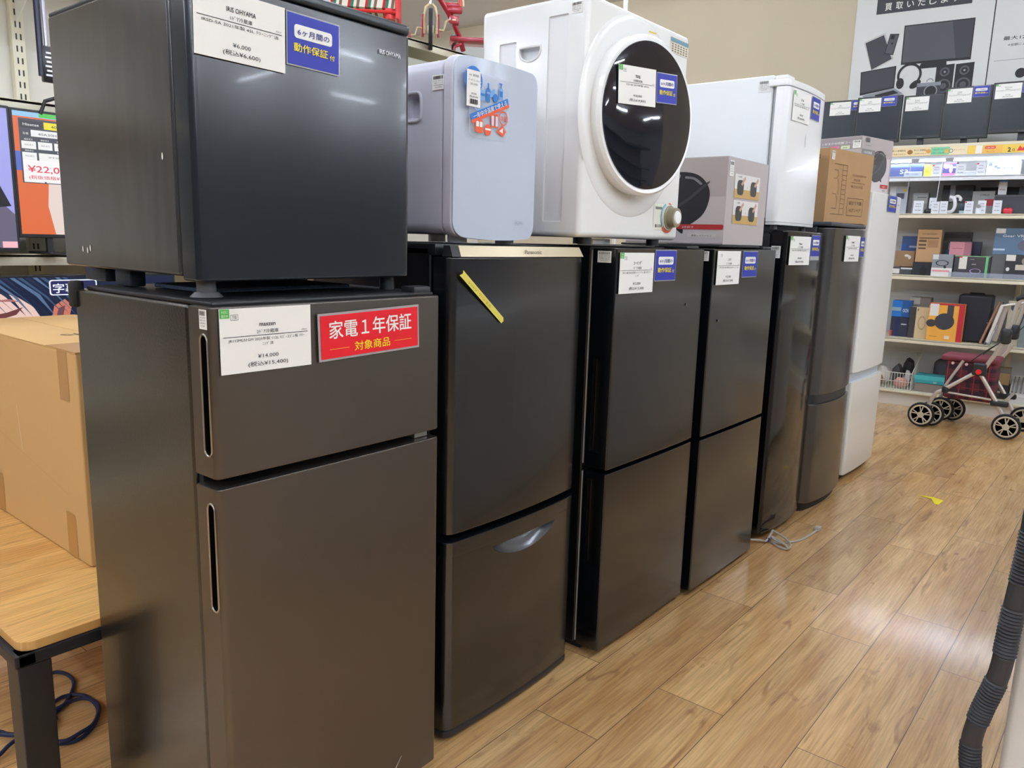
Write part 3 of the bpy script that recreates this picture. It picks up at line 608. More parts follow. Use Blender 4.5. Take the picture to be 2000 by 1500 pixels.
b = MB(); b.lathe([(0.150, -0.045), (0.152, -0.005), (0.186, 0.010), (0.196, 0.014), (0.198, 0.026), (0.198, 0.044), (0.191, 0.051), (0.181, 0.050), (0.179, 0.046)], (0, 0, 0), DW, 'x', 80); dr = b.build('door', D, loc=(0.004, cy0 - 0.006, cz0), sharp=40); dr.rotation_euler = (0, 0, -math.radians(7.5))
GL = M((20, 21, 30), 0.03, spec=0.6)
b = MB(); b.lathe([(0.182, 0.044), (0.181, 0.053), (0.165, 0.0555), (0.12, 0.058), (0.06, 0.0595), (0.002, 0.060)], (0, 0, 0), GL, 'x', 80); o = b.build('door_glass', dr, sharp=40); o['label'] = 'dark glossy glass disc'
fr = Fr((0.058, 0, 0)); fr.U = Vector((math.sin(math.radians(8)), math.cos(math.radians(8)), 0)); fr.N = Vector((fr.U.y, -fr.U.x, 0)); fr.O = Vector((0.004, cy0 - 0.006, 0)) + fr.N * 0.0605 - fr.U * cy0; f2 = fr.rot(math.radians(3.2), (0.16, 0.40))
price_card(D, f2, 0.088, 0.436, 0.146, 0.090, 'TBXJL', '衣類乾燥機', 'KD-60 2019年製 60Hz', '¥18,000', '(税込¥19,800)'); blue_sign(D, f2, 0.240, 0.430, 0.083, 0.070)
fr = Fr((0.0005, 0, 0))
b = MB(); b.rrect(fr, 0.364, 0.046, 0.478, 0.118, 0.006, M((232, 232, 214), 0.4)); b.rect(fr, 0.372, 0.103, 0.410, 0.110, M((120, 122, 118), 0.5), 0.0012)
b.ring(fr, 0.444, 0.082, 0.036, 0.041, M((90, 180, 200), 0.5), 0.0012, a0=110, a1=215); b.ring(fr, 0.444, 0.082, 0.036, 0.044, M((226, 96, 64), 0.5), 0.0012, a0=225, a1=330); b.ring(fr, 0.444, 0.082, 0.036, 0.042, M((220, 90, 60), 0.5), 0.0012, a0=60, a1=85)
b.txt(fr, 'Ⓜ日立乾燥', 0.394, 0.054, 0.009, INK, w=0.04); b.txt(fr, '標準', 0.437, 0.111, 0.006, INK, w=0.012); b.build('control_plate', D)
b = MB(); b.lathe([(0.035, 0.0), (0.034, 0.008), (0.029, 0.010), (0.027, 0.030), (0.0, 0.031)], (0.0015, 0.446, 0.082), M((150, 142, 116), 0.35, 0.3), 'x', 36); b.lathe([(0.020, 0.029), (0.017, 0.034), (0.0, 0.035)], (0.0015, 0.446, 0.082), M((245, 245, 245), 0.3), 'x', 30); b.lathe([(0.037, 0.0), (0.036, 0.006), (0.03, 0.007)], (0.0008, 0.446, 0.082), M((228, 228, 226), 0.3), 'x', 36); b.build('timer_knob', D)
b = MB(); b.rect(fr, 0.402, 0.527, 0.505, 0.566, M((226, 220, 200), 0.5)); b.rect(fr, 0.402, 0.555, 0.505, 0.566, M((110, 150, 165), 0.5), 0.0012)
for r_ in range(4):
    for c_ in range(6): b.rect(fr, 0.409 + 0.016 * c_, 0.530 + 0.006 * r_, 0.418 + 0.016 * c_, 0.533 + 0.006 * r_, M((120, 100, 70), 0.6), 0.0012)
b.build('instruction_label', D)
sticker(D, Fr((0, 0.0, 0), 'side'), -0.048, 0.567, 0.032, 0.026, 3)
b = MB(); b.rect(Fr((0.0525, 0, 0)), -0.02, 0.1995, 0.01, 0.2035, M((222, 190, 60), 0.5), 0.0); b.build('caution_label', dr)
for x, y in ((-0.03, 0.07), (-0.03, 0.42), (-0.29, 0.07), (-0.29, 0.42)):
    b = MB(); b.cyl((x, y, 0), (x, y, ZB + 0.002), 0.018, BLKMAT, 16); b.build('foot', D)
for i, (y0, y1, x, w_) in enumerate(((1.745, 1.80, -1.16, 'whiter block between the dryer feet'), (1.808, 1.845, -1.17, 'smaller block beside it under the dryer'))):
    b = MB(); b.box(-0.05, 0.0, 0, y1 - y0, 0, 0.014, M((226, 226, 222), 0.8), 0.002)
    tag(b.build('foam_block', loc=(x, y0, 1.162)), 'white foam packing, ' + w_, 'packing', 'foam packing under the dryer')

# ---- generic carton
def carton(name, label, cat, loc, rz, d, w, h, m, group=None, flaps=True, top=None):
    """front face at x=0 facing +X, y 0..w, going back to x=-d"""
    t = thing(name, label, cat, loc, rz, group)
    b = MB(); b.box(-d, 0, 0, w, 0, h, m, 0.002, 2)
    b.build('carton', t, wn=True)
    if flaps:
        b = MB(); e = 0.0018; g = top or m
        b.box(-d + 0.001, -d / 2 - 0.001, 0.001, w - 0.001, h - 0.0005, h + e, g); b.box(-d / 2 + 0.001, -0.001, 0.001, w - 0.001, h - 0.0005, h + e, g); b.build('top_flap', t)
    return t
GREYBOX = M((184, 174, 172), 0.5, var=0.03)
def cooker(b, fr, cx, cz, sx, sz, tilt=-0.35):
    dk, md, hi = M((36, 35, 38), 0.3), M((64, 62, 66), 0.3), M((128, 126, 130), 0.3)
    ct_, st_ = math.cos(tilt), math.sin(tilt)
    def T(pts, close=True):
        q = [(a, c, 0.0) for a, c in pts]; q = loops(q + [q[0]], 0)[:-1] if close else loops(q, 0)
        return [(cx + sx * (a * ct_ - c * st_), cz + sz * (a * st_ + c * ct_)) for a, c, _ in q]
    b.poly(fr, T([(-1, 0), (-.85, -.5), (-.3, -.8), (.4, -.7), (.85, -.25), (.98, .2), (.85, .62), (.4, .92), (-.2, .95), (-.75, .6)]), dk, 0.0008)
    b.poly(fr, T([(-.98, -.02), (0, -.16), (.95, .12), (.97, .2), (0, -.07), (-.98, .06)]), md, 0.0014)
    b.poly(fr, T([(-.2, .70), (.1, .62), (.42, .66), (.52, .78), (.30, .88), (-.02, .86)]), hi, 0.0014); b.poly(fr, T([(-.12, .70), (.1, .65), (.38, .68), (.45, .77), (.28, .84), (0, .82)]), dk, 0.0020)
    b.poly(fr, T([(.62, .66), (.80, .50), (.88, .25), (.82, .22), (.74, .46), (.58, .60)]), hi, 0.0014)
    b.poly(fr, T([(-.75, .32), (-.45, .42), (-.1, .30), (-.2, .12), (-.7, .14)]), md, 0.0014)
    b.poly(fr, T([(-.38, -.7), (-.28, -.98), (-.18, -.74)]), dk, 0.0008)
K = carton('appliance_box', 'grey cooker box beside the dryer on the row of black fridges', 'box', (-1.085, 2.375, 1.169), 0, 0.36, 0.325, 0.272, GREYBOX)
sf = Fr((0, -0.0005, 0), 'side'); ff = Fr((0.0005, 0, 0))
b = MB(); b.rect(sf, -0.359, 0.004, -0.001, 0.150, M((202, 192, 192), 0.5), 0.0003); cooker(b, sf, -0.175, 0.130, 0.138, 0.098, 0.5)
b.rrect(sf, -0.165, 0.047, -0.001, 0.063, 0.006, M((186, 46, 48), 0.5), 0.0012); b.txt(sf, '3合炊き', -0.125, 0.051, 0.008, PAPER, w=0.04, n=0.0018)
b.rect(sf, -0.125, 0.022, -0.025, 0.034, M((212, 204, 200), 0.6), 0.0010); b.txt(sf, '蒸気レスファイン', -0.075, 0.0245, 0.007, INK, w=0.07, n=0.0016)
o = b.build('side_print', K)
b = MB()
for (v0, v1) in ((0.150, 0.225), (0.068, 0.143)):
    b.rect(ff, 0.055, v0, 0.255, v1, M((226, 222, 218), 0.5)); b.rect(ff, 0.055, v0, 0.255, v0 + 0.028, M((196, 160, 96), 0.5), 0.0010)
    for cx in (0.100, 0.205):
        b.rrect(ff, cx - 0.026, v0 + 0.010, cx + 0.024, v1 - 0.018, 0.014, M((44, 46, 46), 0.4), 0.0016); b.poly(ff, [(cx, v1 - 0.03), (cx + 0.03, v1 - 0.004), (cx + 0.036, v1 - 0.012), (cx + 0.01, v1 - 0.036)], M((206, 160, 136), 0.5), 0.0022)
    b.ring(ff, 0.153, v0 + 0.036, 0.002, 0.003, GREYP, 0.0016)
    b.txt(ff, 'ふた着脱', 0.09, v1 - 0.010, 0.006, INK, w=0.03, n=0.0016)
b.build('front_print', K); sticker(K, ff, 0.010, 0.262, 0.030, 0.048, 3)
b = MB(); b.box(-0.35, 0.012, 0.0, 0.32, 0, 0.007, BLKMAT, 0.003)
tag(b.build('rubber_mat', loc=(-1.085, 2.33, 1.1612)), 'thin black board under the grey cooker box', 'mat')

# ---- white one-door fridge on the tall black one
E1 = thing('refrigerator', 'white one-door fridge stacked on the tall glossy black fridge', 'refrigerator', (-1.120, 2.905, 1.232))
WE = 0.405; EW = M((236, 236, 236), 0.22, coat=0.2)
b = MB(); b.box(-0.45, -0.062, 0.012, WE - 0.005, 0.03, 0.552, M((228, 231, 233), 0.35), 0.006, 3); b.build('body', E1, wn=True)
b = MB(); b.box(-0.060, -0.048, 0.02, WE - 0.012, 0.04, 0.54, M((170, 174, 178), 0.5)); b.build('gasket', E1)
b = MB(); b.prism(outline(WE, 0.044, 0.012, 0.020), 0.026, 0.508, EW, bev=0.003); b.build('door', E1, wn=True)
b = MB(); b.prism(outline(WE, 0.075, 0.013, 0.020), 0.510, 0.534, EW, bev=0.004); b.box(-0.055, -0.006, 0.004, 0.075, 0.530, 0.548, EW, 0.006); b.box(-0.075, -0.03, 0.16, 0.27, 0.530, 0.544, EW, 0.004); b.box(-0.06, -0.01, 0.335, 0.395, 0.528, 0.541, EW, 0.006); b.build('top_trim', E1, wn=True)
b = MB(); b.prism(outline(WE, 0.044, 0.012, 0.020), 0.016, 0.0255, M((215, 216, 216), 0.4)); b.build('bottom_trim', E1)
feet(E1, WE, 0.45, 0.03, M((90, 90, 92), 0.5), -0.03, 0.014, 0.0)
price_card(E1, bow(WE, 0.012, 0.115), -0.078, 0.497, 0.155, 0.104, 'ﾐﾁｪﾙ', '1ﾄﾞｱ冷蔵庫', 'MR-090 2018年製 93L ﾌﾙ', '¥8,000', '(税込¥8,800)')
blue_sign(E1, bow(WE, 0.012, 0.262), -0.049, 0.500, 0.098, 0.080)
sticker(E1, Fr((0, 0.012, 0), 'side'), -0.118, 0.535, 0.045, 0.040, 3, col=M((226, 226, 224), 0.5))
b = MB(); b.disc(Fr((0.0125, 0, 0)), 0.19, 0.335, 0.010, 0.022, M((222, 222, 222), 0.35)); b.build('dent', E1)

# ---- brown cardboard box on the silver-brown fridge
CB = M((178, 140, 98), 0.75, var=0.05, vs=12, bump=0.05, bs=90); CBL = M((112, 84, 56), 0.8)
X1 = carton('cardboard_box', 'brown cardboard box with line drawing on the silver brown fridge', 'box', (-1.135, 3.47, 1.277), -math.radians(9), 0.27, 0.415, 0.305, CB)
b = MB(); f = Fr((0.0008, 0, 0))
def line(bm, fr_, pts, w_, m, n=0.0006):
    for a, c in zip(pts[:-1], pts[1:]):
        dx, dz = c[0] - a[0], c[1] - a[1]; L_ = math.hypot(dx, dz) or 1; px, pz = -dz / L_ * w_ / 2, dx / L_ * w_ / 2
        bm.poly(fr_, [(a[0] - px, a[1] - pz), (c[0] - px, c[1] - pz), (c[0] + px, c[1] + pz), (a[0] + px, a[1] + pz)], m, n)
lw = 0.0022
line(b, f, [(0.045, 0.036), (0.165, 0.036)], lw, CBL); line(b, f, [(0.05, 0.245), (0.125, 0.245), (0.165, 0.245), (0.165, 0.040)], lw, CBL); line(b, f, [(0.125, 0.245), (0.125, 0.036)], lw, CBL)
for k in range(9): line(b, f, [(0.127, 0.062 + 0.02 * k), (0.163, 0.062 + 0.02 * k)], lw * 0.8, CBL)
line(b, f, [(0.05, 0.22), (0.085, 0.22), (0.09, 0.20), (0.075, 0.185), (0.05, 0.185)], lw, CBL); line(b, f, [(0.05, 0.12), (0.08, 0.12), (0.095, 0.10), (0.095, 0.06), (0.05, 0.06)], lw, CBL); line(b, f, [(0.085, 0.185), (0.10, 0.165), (0.10, 0.12)], lw, CBL)
b.txt(f, 'RECHARGEABLE FAN', 0.285, 0.205, 0.012, CBL, w=0.13); b.txt(f, '取扱説明書', 0.265, 0.185, 0.012, CBL, w=0.06); line(b, f, [(0.215, 0.177), (0.345, 0.177)], lw, CBL); b.txt(f, '株式会社中京', 0.27, 0.155, 0.014, CBL, w=0.11)
line(b, f, [(0.195, 0.11), (0.345, 0.11), (0.345, 0.035), (0.195, 0.035), (0.195, 0.065), (0.187, 0.070), (0.195, 0.075), (0.195, 0.11)], lw, CBL)
b.txt(f, '組立て不要', 0.27, 0.083, 0.018, CBL, w=0.12, bold=0.01); b.txt(f, '4.5アンペア', 0.27, 0.052, 0.018, CBL, w=0.11, bold=0.01); b.build('front_print', X1)
sticker(X1, f, 0.016, 0.296, 0.026, 0.036, 3)
sf2 = Fr((0, -0.0006, 0), 'side'); b = MB(); b.txt(sf2, 'CM-3', -0.10, 0.262, 0.03, CBL, w=0.12, bold=0.02); b.rect(sf2, -0.13, 0.222, -0.05, 0.245, PAPER); b.txt(sf2, '1300', -0.09, 0.227, 0.014, INK, w=0.05); b.build('side_print', X1)

# ---- grey cooker box on the white fridge
X2 = carton('appliance_box', 'grey cooker box on the tall white fridge behind brown cardboard', 'box', (-1.160, 3.985, 1.438), -math.radians(13), 0.30, 0.29, 0.252, GREYBOX)
b = MB(); b.rect(f, 0.001, 0.002, 0.274, 0.165, M((214, 206, 206), 0.5), 0.0003); cooker(b, f, 0.165, 0.120, 0.095, 0.075, 0.75); b.rect(f, 0.0, 0.168, 0.120, 0.195, M((140, 134, 134), 0.5), 0.0012); b.txt(f, '3合炊飯器', 0.055, 0.176, 0.013, PAPER, w=0.075, n=0.0018)
b.rect(f, 0.03, 0.228, 0.065, 0.248, M((92, 92, 96), 0.5), 0.0012); b.txt(f, 'N-Robe', 0.055, 0.212, 0.006, INK, w=0.05); b.rrect(f, 0.20, 0.024, 0.2745, 0.042, 0.004, M((186, 46, 48), 0.5), 0.0012); b.txt(f, '3合炊き', 0.235, 0.029, 0.008, PAPER, w=0.03, n=0.0018); b.txt(f, '蒸気', 0.24, 0.010, 0.008, INK, w=0.03); b.build('front_print', X2)
b = MB(); b.rect(sf2, -0.299, 0.195, -0.002, 0.2505, M((150, 142, 144), 0.5), 0.0003); b.txt(sf2, 'ファインおまかせ炊飯コース', -0.15, 0.222, 0.013, PAPER, w=0.22, n=0.0010)
for k, c_ in enumerate(((236, 214, 60), (150, 206, 220), (226, 120, 160), (214, 226, 190))): b.rect(sf2, -0.27 + 0.055 * k, 0.197, -0.225 + 0.055 * k, 0.213, M(c_, 0.5), 0.0010); b.txt(sf2, '白米', -0.2475 + 0.055 * k, 0.201, 0.008, INK, w=0.022, n=0.0016)
b.build('side_print', X2); sticker(X2, sf2, -0.045, 0.235, 0.040, 0.036, 3)

# ================================================================== LOW TABLE, BOX, CABLE
TW = wood('light_oak_table', (218, 162, 92), (240, 194, 122), (160, 104, 56), None, 0.32, 0.9, 'y')
t = thing('low_table', 'low oak-topped table with black steel frame behind the fridge', 'table', (-1.622, 0.487, 0))
pts = []
for cx, cy_, a0 in ((-0.03, 1.47, 0), (-1.17, 1.47, 90), (-1.17, 0.03, 180), (-0.03, 0.03, 270)):
    for k in range(6): a = math.radians(a0 + 18 * k); pts.append((cx + 0.03 * math.cos(a), cy_ + 0.03 * math.sin(a)))
b = MB(); b.prism(pts, 0.340, 0.360, TW, bev=0.002); o = b.build('tabletop', t, wn=True)
b = MB(); F_ = M((38, 38, 42), 0.45, 0.3)
for q in ((-0.035, 0.004, -0.008, 1.50), (-1.20, -1.165, -0.008, 1.50), (-1.2, 0.004, -0.012, 0.028), (-1.2, 0.004, 1.46, 1.50)): b.box(*q, 0.312, 0.339, F_, 0.004)
b.build('frame', t, wn=True)
for x, y in ((-0.06, -0.008), (-1.2, -0.008), (-0.06, 1.44), (-1.2, 1.44)):
    b = MB(); b.box(x, x + 0.062, y, y + 0.062, 0, 0.312, M((44, 42, 42), 0.4, 0.3), 0.003); b.build('leg', t, wn=True)
CBX = M((214, 172, 112), 0.7, var=0.03, vs=10, bump=0.03, bs=80)
X3 = thing('cardboard_box', 'large tan cardboard box standing on the low table', 'box', (-1.893, 0.735, 0.361), 0)
b = MB(); b.box(-0.86, 0.0, 0.0, 0.34, 0, 0.520, CBX, 0.004, 3); b.build('carton', X3, wn=True)
b = MB(); b.box(-0.858, -0.002, 0.0, 0.168, 0.519, 0.523, CBX, 0.001); b.box(-0.858, -0.002, 0.172, 0.34, 0.519, 0.523, CBX, 0.001); b.build('top_flap', X3)
TP = M((196, 148, 84), 0.3, alpha=0.9); s3 = Fr((0, 0, 0), 'side')
for (x, z0, z1) in ((-0.105, 0.40, 0.521), (-0.125, 0.001, 0.115), (-0.61, 0.001, 0.115)): b = MB(); b.rect(s3, x, z0, x + 0.055, z1, TP, 0.0008); b.build('parcel_tape', X3)
b = MB(); b.box(-0.17, 0.0, -0.0008, 0.16, 0.523, 0.5242, TP); b.build('parcel_tape', X3)
b = MB(); tf = Fr((0, 0, 0.5235), 'top'); b.txt(tf, 'この面を上にしてください', 0.17, 0.10, 0.02, M((90, 70, 50), 0.8), w=0.22, n=0.001); b.txt(tf, 'SHARP', 0.20, 0.32, 0.05, M((110, 84, 60), 0.8), w=0.2, n=0.001); b.build('top_print', X3)
b = MB(); line(b, s3, [(-0.86, 0.30), (-0.10, 0.16)], 0.0012, M((200, 156, 98), 0.7)); line(b, s3, [(-0.40, 0.34), (-0.385, 0.22)], 0.002, M((236, 214, 176), 0.7)); b.build('scuff', X3)
NAVY = M((30, 36, 70), 0.55)
cb = thing('power_cord', 'dark blue coiled power cord on the floor under the table', 'cord', (-1.9, 0.65, 0))
def rel(ps, c): return [(q[0] - c[0], q[1] - c[1]) + tuple(q[2:]) for q in ps]
A_ = [(-2.16, 0.66), (-2.12, 0.689), (-2.114, 0.713), (-2.082, 0.727), (-2.034, 0.725), (-1.986, 0.701), (-1.946, 0.669), (-1.918, 0.634), (-1.908, 0.621)]
B_ = [(-2.0, 0.60), (-1.973, 0.644), (-1.982, 0.677), (-1.967, 0.705), (-1.927, 0.72), (-1.865, 0.714), (-1.815, 0.687), (-1.787, 0.657), (-1.778, 0.624), (-1.803, 0.59), (-1.84, 0.57)]
C_ = [(-1.93, 0.62), (-1.927, 0.645), (-1.933, 0.68), (-1.92, 0.709), (-1.884, 0.717), (-1.848, 0.71), (-1.8, 0.676), (-1.788, 0.644), (-1.781, 0.61), (-1.798, 0.589), (-1.83, 0.56)]
b = MB()
for ps, z in ((A_, 0.006), (B_, 0.006), (C_, 0.014), ([(-1.97, 0.50), (-1.941, 0.526), (-1.919, 0.534), (-1.885, 0.56)], 0.006), ([(-1.83, 0.47), (-1.841, 0.495), (-1.862, 0.52), (-1.876, 0.55)], 0.012), ([(-1.93, 0.49), (-1.911, 0.517), (-1.895, 0.529), (-1.87, 0.55)], 0.017), ([(-1.908, 0.621), (-1.90, 0.60), (-1.88, 0.60), (-1.885, 0.625), (-1.905, 0.63)], 0.012)):
    b.tube(loops(rel(ps, (-1.9, 0.65)), z), 0.0048, NAVY, 8)
b.build('cable', cb)
b = MB(); b.box(-0.012, 0.012, -0.05, -0.02, 0, 0.016, DKPL, 0.004); b.cyl((0.015, -0.03, 0.008), (0.05, -0.04, 0.008), 0.0018, CHROME, 8); b.cyl((0.015, -0.04, 0.008), (0.05, -0.05, 0.008), 0.0018, CHROME, 8); b.build('plug', cb)

# ================================================================== LEFT DISPLAY SHELVING WITH TELEVISIONS
LG = thing('display_shelving', 'cream slotted shelving with televisions behind the fridge row', 'shelf', (-3.4, -0.6, 0))
LL = 4.9; CRM = M((228, 221, 196), 0.5); PANL = M((222, 218, 208), 0.7)
for k in range(5):
    y0, y1 = -0.1 + 1.0 * k, 0.9 + 1.0 * k
    b = MB(); b.box(-0.48, -0.46, y0, min(y1, LL), 0.1, 2.22, PANL if k < 5 else PANL); b.build('back_panel', LG)
for k in range(6):
    y = min(-0.13 + 1.0 * k + 0.85 * 0, LL)
for y in (0.0, 0.935, 1.93, 2.80, 3.74, 4.67):
    b = MB(); b.box(-0.459, -0.42, y, y + 0.05, 0, 2.24, CRM, 0.003)
    for i in range(40):
        z = 0.3 + i * 0.048
        for dy in (0.014, 0.031): b.box(-0.4198, -0.4192, y + dy, y + dy + 0.006, z, z + 0.024, DKPL)
    b.build('upright', LG)
def shelf(name, par, x0, x1, y0, y1, z, lip=0.035, m=CRM):
    b = MB(); b.box(x0, x1, y0, y1, z - 0.012, z, m); b.box(x1 - 0.014, x1, y0, y1, z - lip, z, m, 0.003); return b.build(name, par)
for z in (0.42, 1.06, 1.635, 2.255): shelf('shelf_board', LG, -0.46, 0.0, -0.1, LL, z, 0.045)
b = MB(); b.box(-0.46, 0.0, -0.1, LL, 0.0, 0.10, CRM); b.build('base_deck', LG)
for y in (1.93, 2.80): 
    b = MB(); b.prism([(-0.42, 2.21), (-0.05, 2.21), (-0.42, 2.00)], y + 0.02, y + 0.026, WHITE, 'y'); b.build('bracket', LG)
def scr(c, e=1.0): return M(c, 0.3, emit=e)
def tv(label, loc, w, h, draw, stand=True):
    t = thing('television', label, 'television', loc)
    b = MB(); b.box(-0.035, 0, 0, w, 0, h, DKPL, 0.004); b.build('casing', t, wn=True)
    b = MB(); draw(b, Fr((0.0004, 0, 0)), w, h); b.build('screen', t)
    if stand:
        for a_ in (0.10, w - 0.12): b = MB(); b.box(-0.03, -0.01, a_, a_ + 0.02, -0.055, 0.002, DKPL); b.box(-0.14, 0.07, a_ - 0.025, a_ + 0.045, -0.062, -0.054, DKPL, 0.003); b.build('leg', t)
    return t
def d_tv2(b, f, w, h):
    a = 0.010; R_ = lambda u0, v0, u1, v1, c, n=0.0004, e=1.0: b.rect(f, u0, v0, u1, v1, scr(c, e), n)
    R_(a, 0.014, w - a, h - a, (225, 110, 60)); b.poly(f, [(0.13, 0.014), (w - a, 0.014), (w - a, 0.22), (0.12, 0.24), (0.11, 0.12)], scr((232, 214, 205)), 0.0008)
    R_(a, h - 0.028, w - a, h - a, (150, 200, 240), 0.0010); R_(0.10, h - 0.026, w - a, h - a, (80, 200, 80), 0.0014)
    R_(a, 0.25, 0.045, 0.32, (90, 110, 200), 0.0008); R_(0.028, 0.205, w - 0.1, h - 0.034, (70, 74, 82), 0.0012)
    R_(0.033, h - 0.068, 0.11, h - 0.042, (52, 54, 60), 0.0016); b.txt(f, 'Hisense', 0.070, h - 0.060, 0.014, scr((235, 235, 235)), w=0.055, n=0.002, bold=0.01)
    R_(0.115, h - 0.068, 0.30, h - 0.042, (240, 226, 40), 0.0016); b.txt(f, '40型', 0.16, h - 0.061, 0.014, scr((70, 70, 40), .5), w=0.04, n=0.002, bold=0.01)
    b.txt(f, '型番', 0.05, h - 0.092, 0.009, scr((230, 230, 230)), w=0.02, n=0.002)
    R_(0.068, h - 0.098, 0.30, h - 0.074, (238, 238, 238), 0.0016); b.txt(f, '40A30H', 0.125, h - 0.092, 0.013, scr((60, 60, 60), .5), w=0.065, n=0.002)
    y = h - 0.110
    for row in range(4):
        x = 0.033
        for ww in ((0.05, 0.05, 0.05, 0.05), (0.05, 0.16, 0.1), (0.05, 0.16, 0.1), (0.07, 0.065, 0.1))[row]:
            b.txt(f, '機能表示', x + ww / 2, y - 0.002, 0.007, scr((230, 230, 230)), w=min(0.03, ww * 0.7), n=0.002)
            R_(x, y - 0.034, x + ww, y - 0.006, (240, 240, 238), 0.0016); b.txt(f, '対応あり', x + ww / 2, y - 0.022, 0.007, scr((120, 100, 110), .5), w=ww * 0.6, n=0.002); x += ww + 0.007
        y -= 0.041
    b.rect(f, 0.033, 0.212, w - 0.12, 0.290, scr((250, 244, 244)), 0.002); b.txt(f, '¥22,000', 0.048, 0.246, 0.034, scr((226, 60, 84)), al='L', w=0.16, bold=0.015, n=0.0026); b.txt(f, '(税抜価格¥    20,000)', 0.05, 0.222, 0.015, scr((226, 60, 84)), al='L', w=0.20, bold=0.01, n=0.0026)
tv('television showing a price screen above an orange picture', (-3.36, 1.138, 1.123), 0.90, 0.475, d_tv2)
def d_tv1(b, f, w, h):
    a = 0.010; b.rect(f, a, 0.016, w - a, h - a, scr((165, 165, 235)), 0.0004)
    b.poly(f, [(w - 0.30, 0.016), (w - a, 0.016), (w - a, 0.14), (w - 0.05, 0.18), (w - 0.20, 0.20)], scr((110, 105, 130), .9), 0.0008)
    b.poly(f, [(w - 0.35, h - a), (w - 0.12, h - a), (w - 0.055, h - 0.10), (w - 0.06, 0.26), (w - 0.02, 0.17), (w - 0.10, 0.16), (w - 0.2, 0.2)], scr((28, 26, 36), .8), 0.0012)
    b.poly(f, [(w - 0.4, h - 0.05), (w - 0.16, h - 0.06), (w - 0.12, 0.30), (w - 0.18, 0.20), (w - 0.3, 0.16)], scr((240, 200, 190)), 0.0016)
    b.rect(f, w - 0.06, 0.017, w - a, 0.04, scr((250, 190, 200)), 0.0012)
tv('television showing a dark haired face against lavender', (-3.34, 0.188, 1.068), 0.945, 0.53, d_tv1, False)
def d_tv3(b, f, w, h):
    a = 0.010; b.rect(f, a, 0.016, w - a, h - a, scr((20, 32, 60)), 0.0004)
    b.poly(f, [(0.2, 0.016), (0.2, h - 0.05), (0.50, h - 0.060), (0.60, h - 0.075), (0.66, h - 0.12), (0.70, h - 0.19), (0.66, 0.016)], scr((236, 200, 190)), 0.0008)
    b.poly(f, [(0.715, h - 0.20), (0.735, h - 0.12), (0.775, h - 0.095), (0.80, h - 0.12), (0.79, h - 0.16), (0.75, h - 0.22)], scr((205, 120, 100)), 0.0012); b.poly(f, [(0.735, h - 0.18), (0.75, h - 0.13), (0.775, h - 0.12), (0.765, h - 0.16)], scr((110, 70, 80)), 0.0016)
    for k in range(16):
        x0 = 0.38 + 0.026 * k; b.poly(f, [(x0, h - a), (x0 + 0.016, h - a), (x0 + 0.10, h - 0.075 - 0.008 * (k % 4)), (x0 + 0.15, h - 0.15 - 0.006 * (k % 3)), (x0 + 0.085, h - 0.08)], scr(((58, 82, 116), (32, 46, 78), (88, 112, 146))[k % 3]), 0.0014 + 0.0001 * (k % 2))
    b.poly(f, [(0.50, h - 0.150), (0.57, h - 0.138), (0.625, h - 0.120), (0.60, h - 0.148), (0.55, h - 0.162)], scr((110, 60, 60)), 0.0020); b.poly(f, [(0.50, h - 0.095), (0.58, h - 0.088), (0.62, h - 0.10), (0.58, h - 0.098)], scr((170, 110, 110)), 0.0020)
    b.rrect(f, 0.722, h - 0.080, 0.90, h - 0.020, 0.010, scr((225, 230, 250), 1.2), 0.0024); b.rrect(f, 0.727, h - 0.076, 0.895, h - 0.024, 0.008, scr((40, 44, 90)), 0.0030); b.txt(f, '字幕', 0.735, h - 0.068, 0.040, scr((235, 240, 255), 1.2), al='L', w=0.088, bold=0.02, n=0.0036)
tv('large television showing a face and subtitle badge on bottom shelf', (-3.32, 0.49, 0.425), 1.23, 0.558, d_tv3, False)
b = MB()
b.tube([(0, 0, 0.0), (0, 0.0, 0.52)], 0.012, M((30, 34, 60), 0.3), 8); b.tube([(0.004, 0.022, 0.10), (0.004, 0.018, 0.52)], 0.008, M((190, 190, 205), 0.2, 0.3), 8); b.box(-0.01, 0.015, 0.0, 0.05, -0.02, 0.11, M((26, 26, 34), 0.3), 0.004)
for k in range(6): b.box(0.012, 0.02, 0.008 + 0.004 * (k % 2), 0.032, 0.0 + 0.016 * k, 0.008 + 0.016 * k, M((210, 210, 222), 0.25, 0.3), 0.001, 1)
tag(b.build('packaged_bracket', loc=(-3.36, 1.262, 1.725)), 'black and silver packaged rod hanging beside the mini fridge', 'package')
b = MB(); b.tube([(0, 0.0, 0), (0.0, 0.02, 0.05), (0, 0.09, 0.08), (0, 0.25, 0.10)], 0.007, DKPL, 8); tag(b.build('television_cable', loc=(-3.36, 1.245, 1.585)), 'dark cable rising behind the price screen television', 'cord')

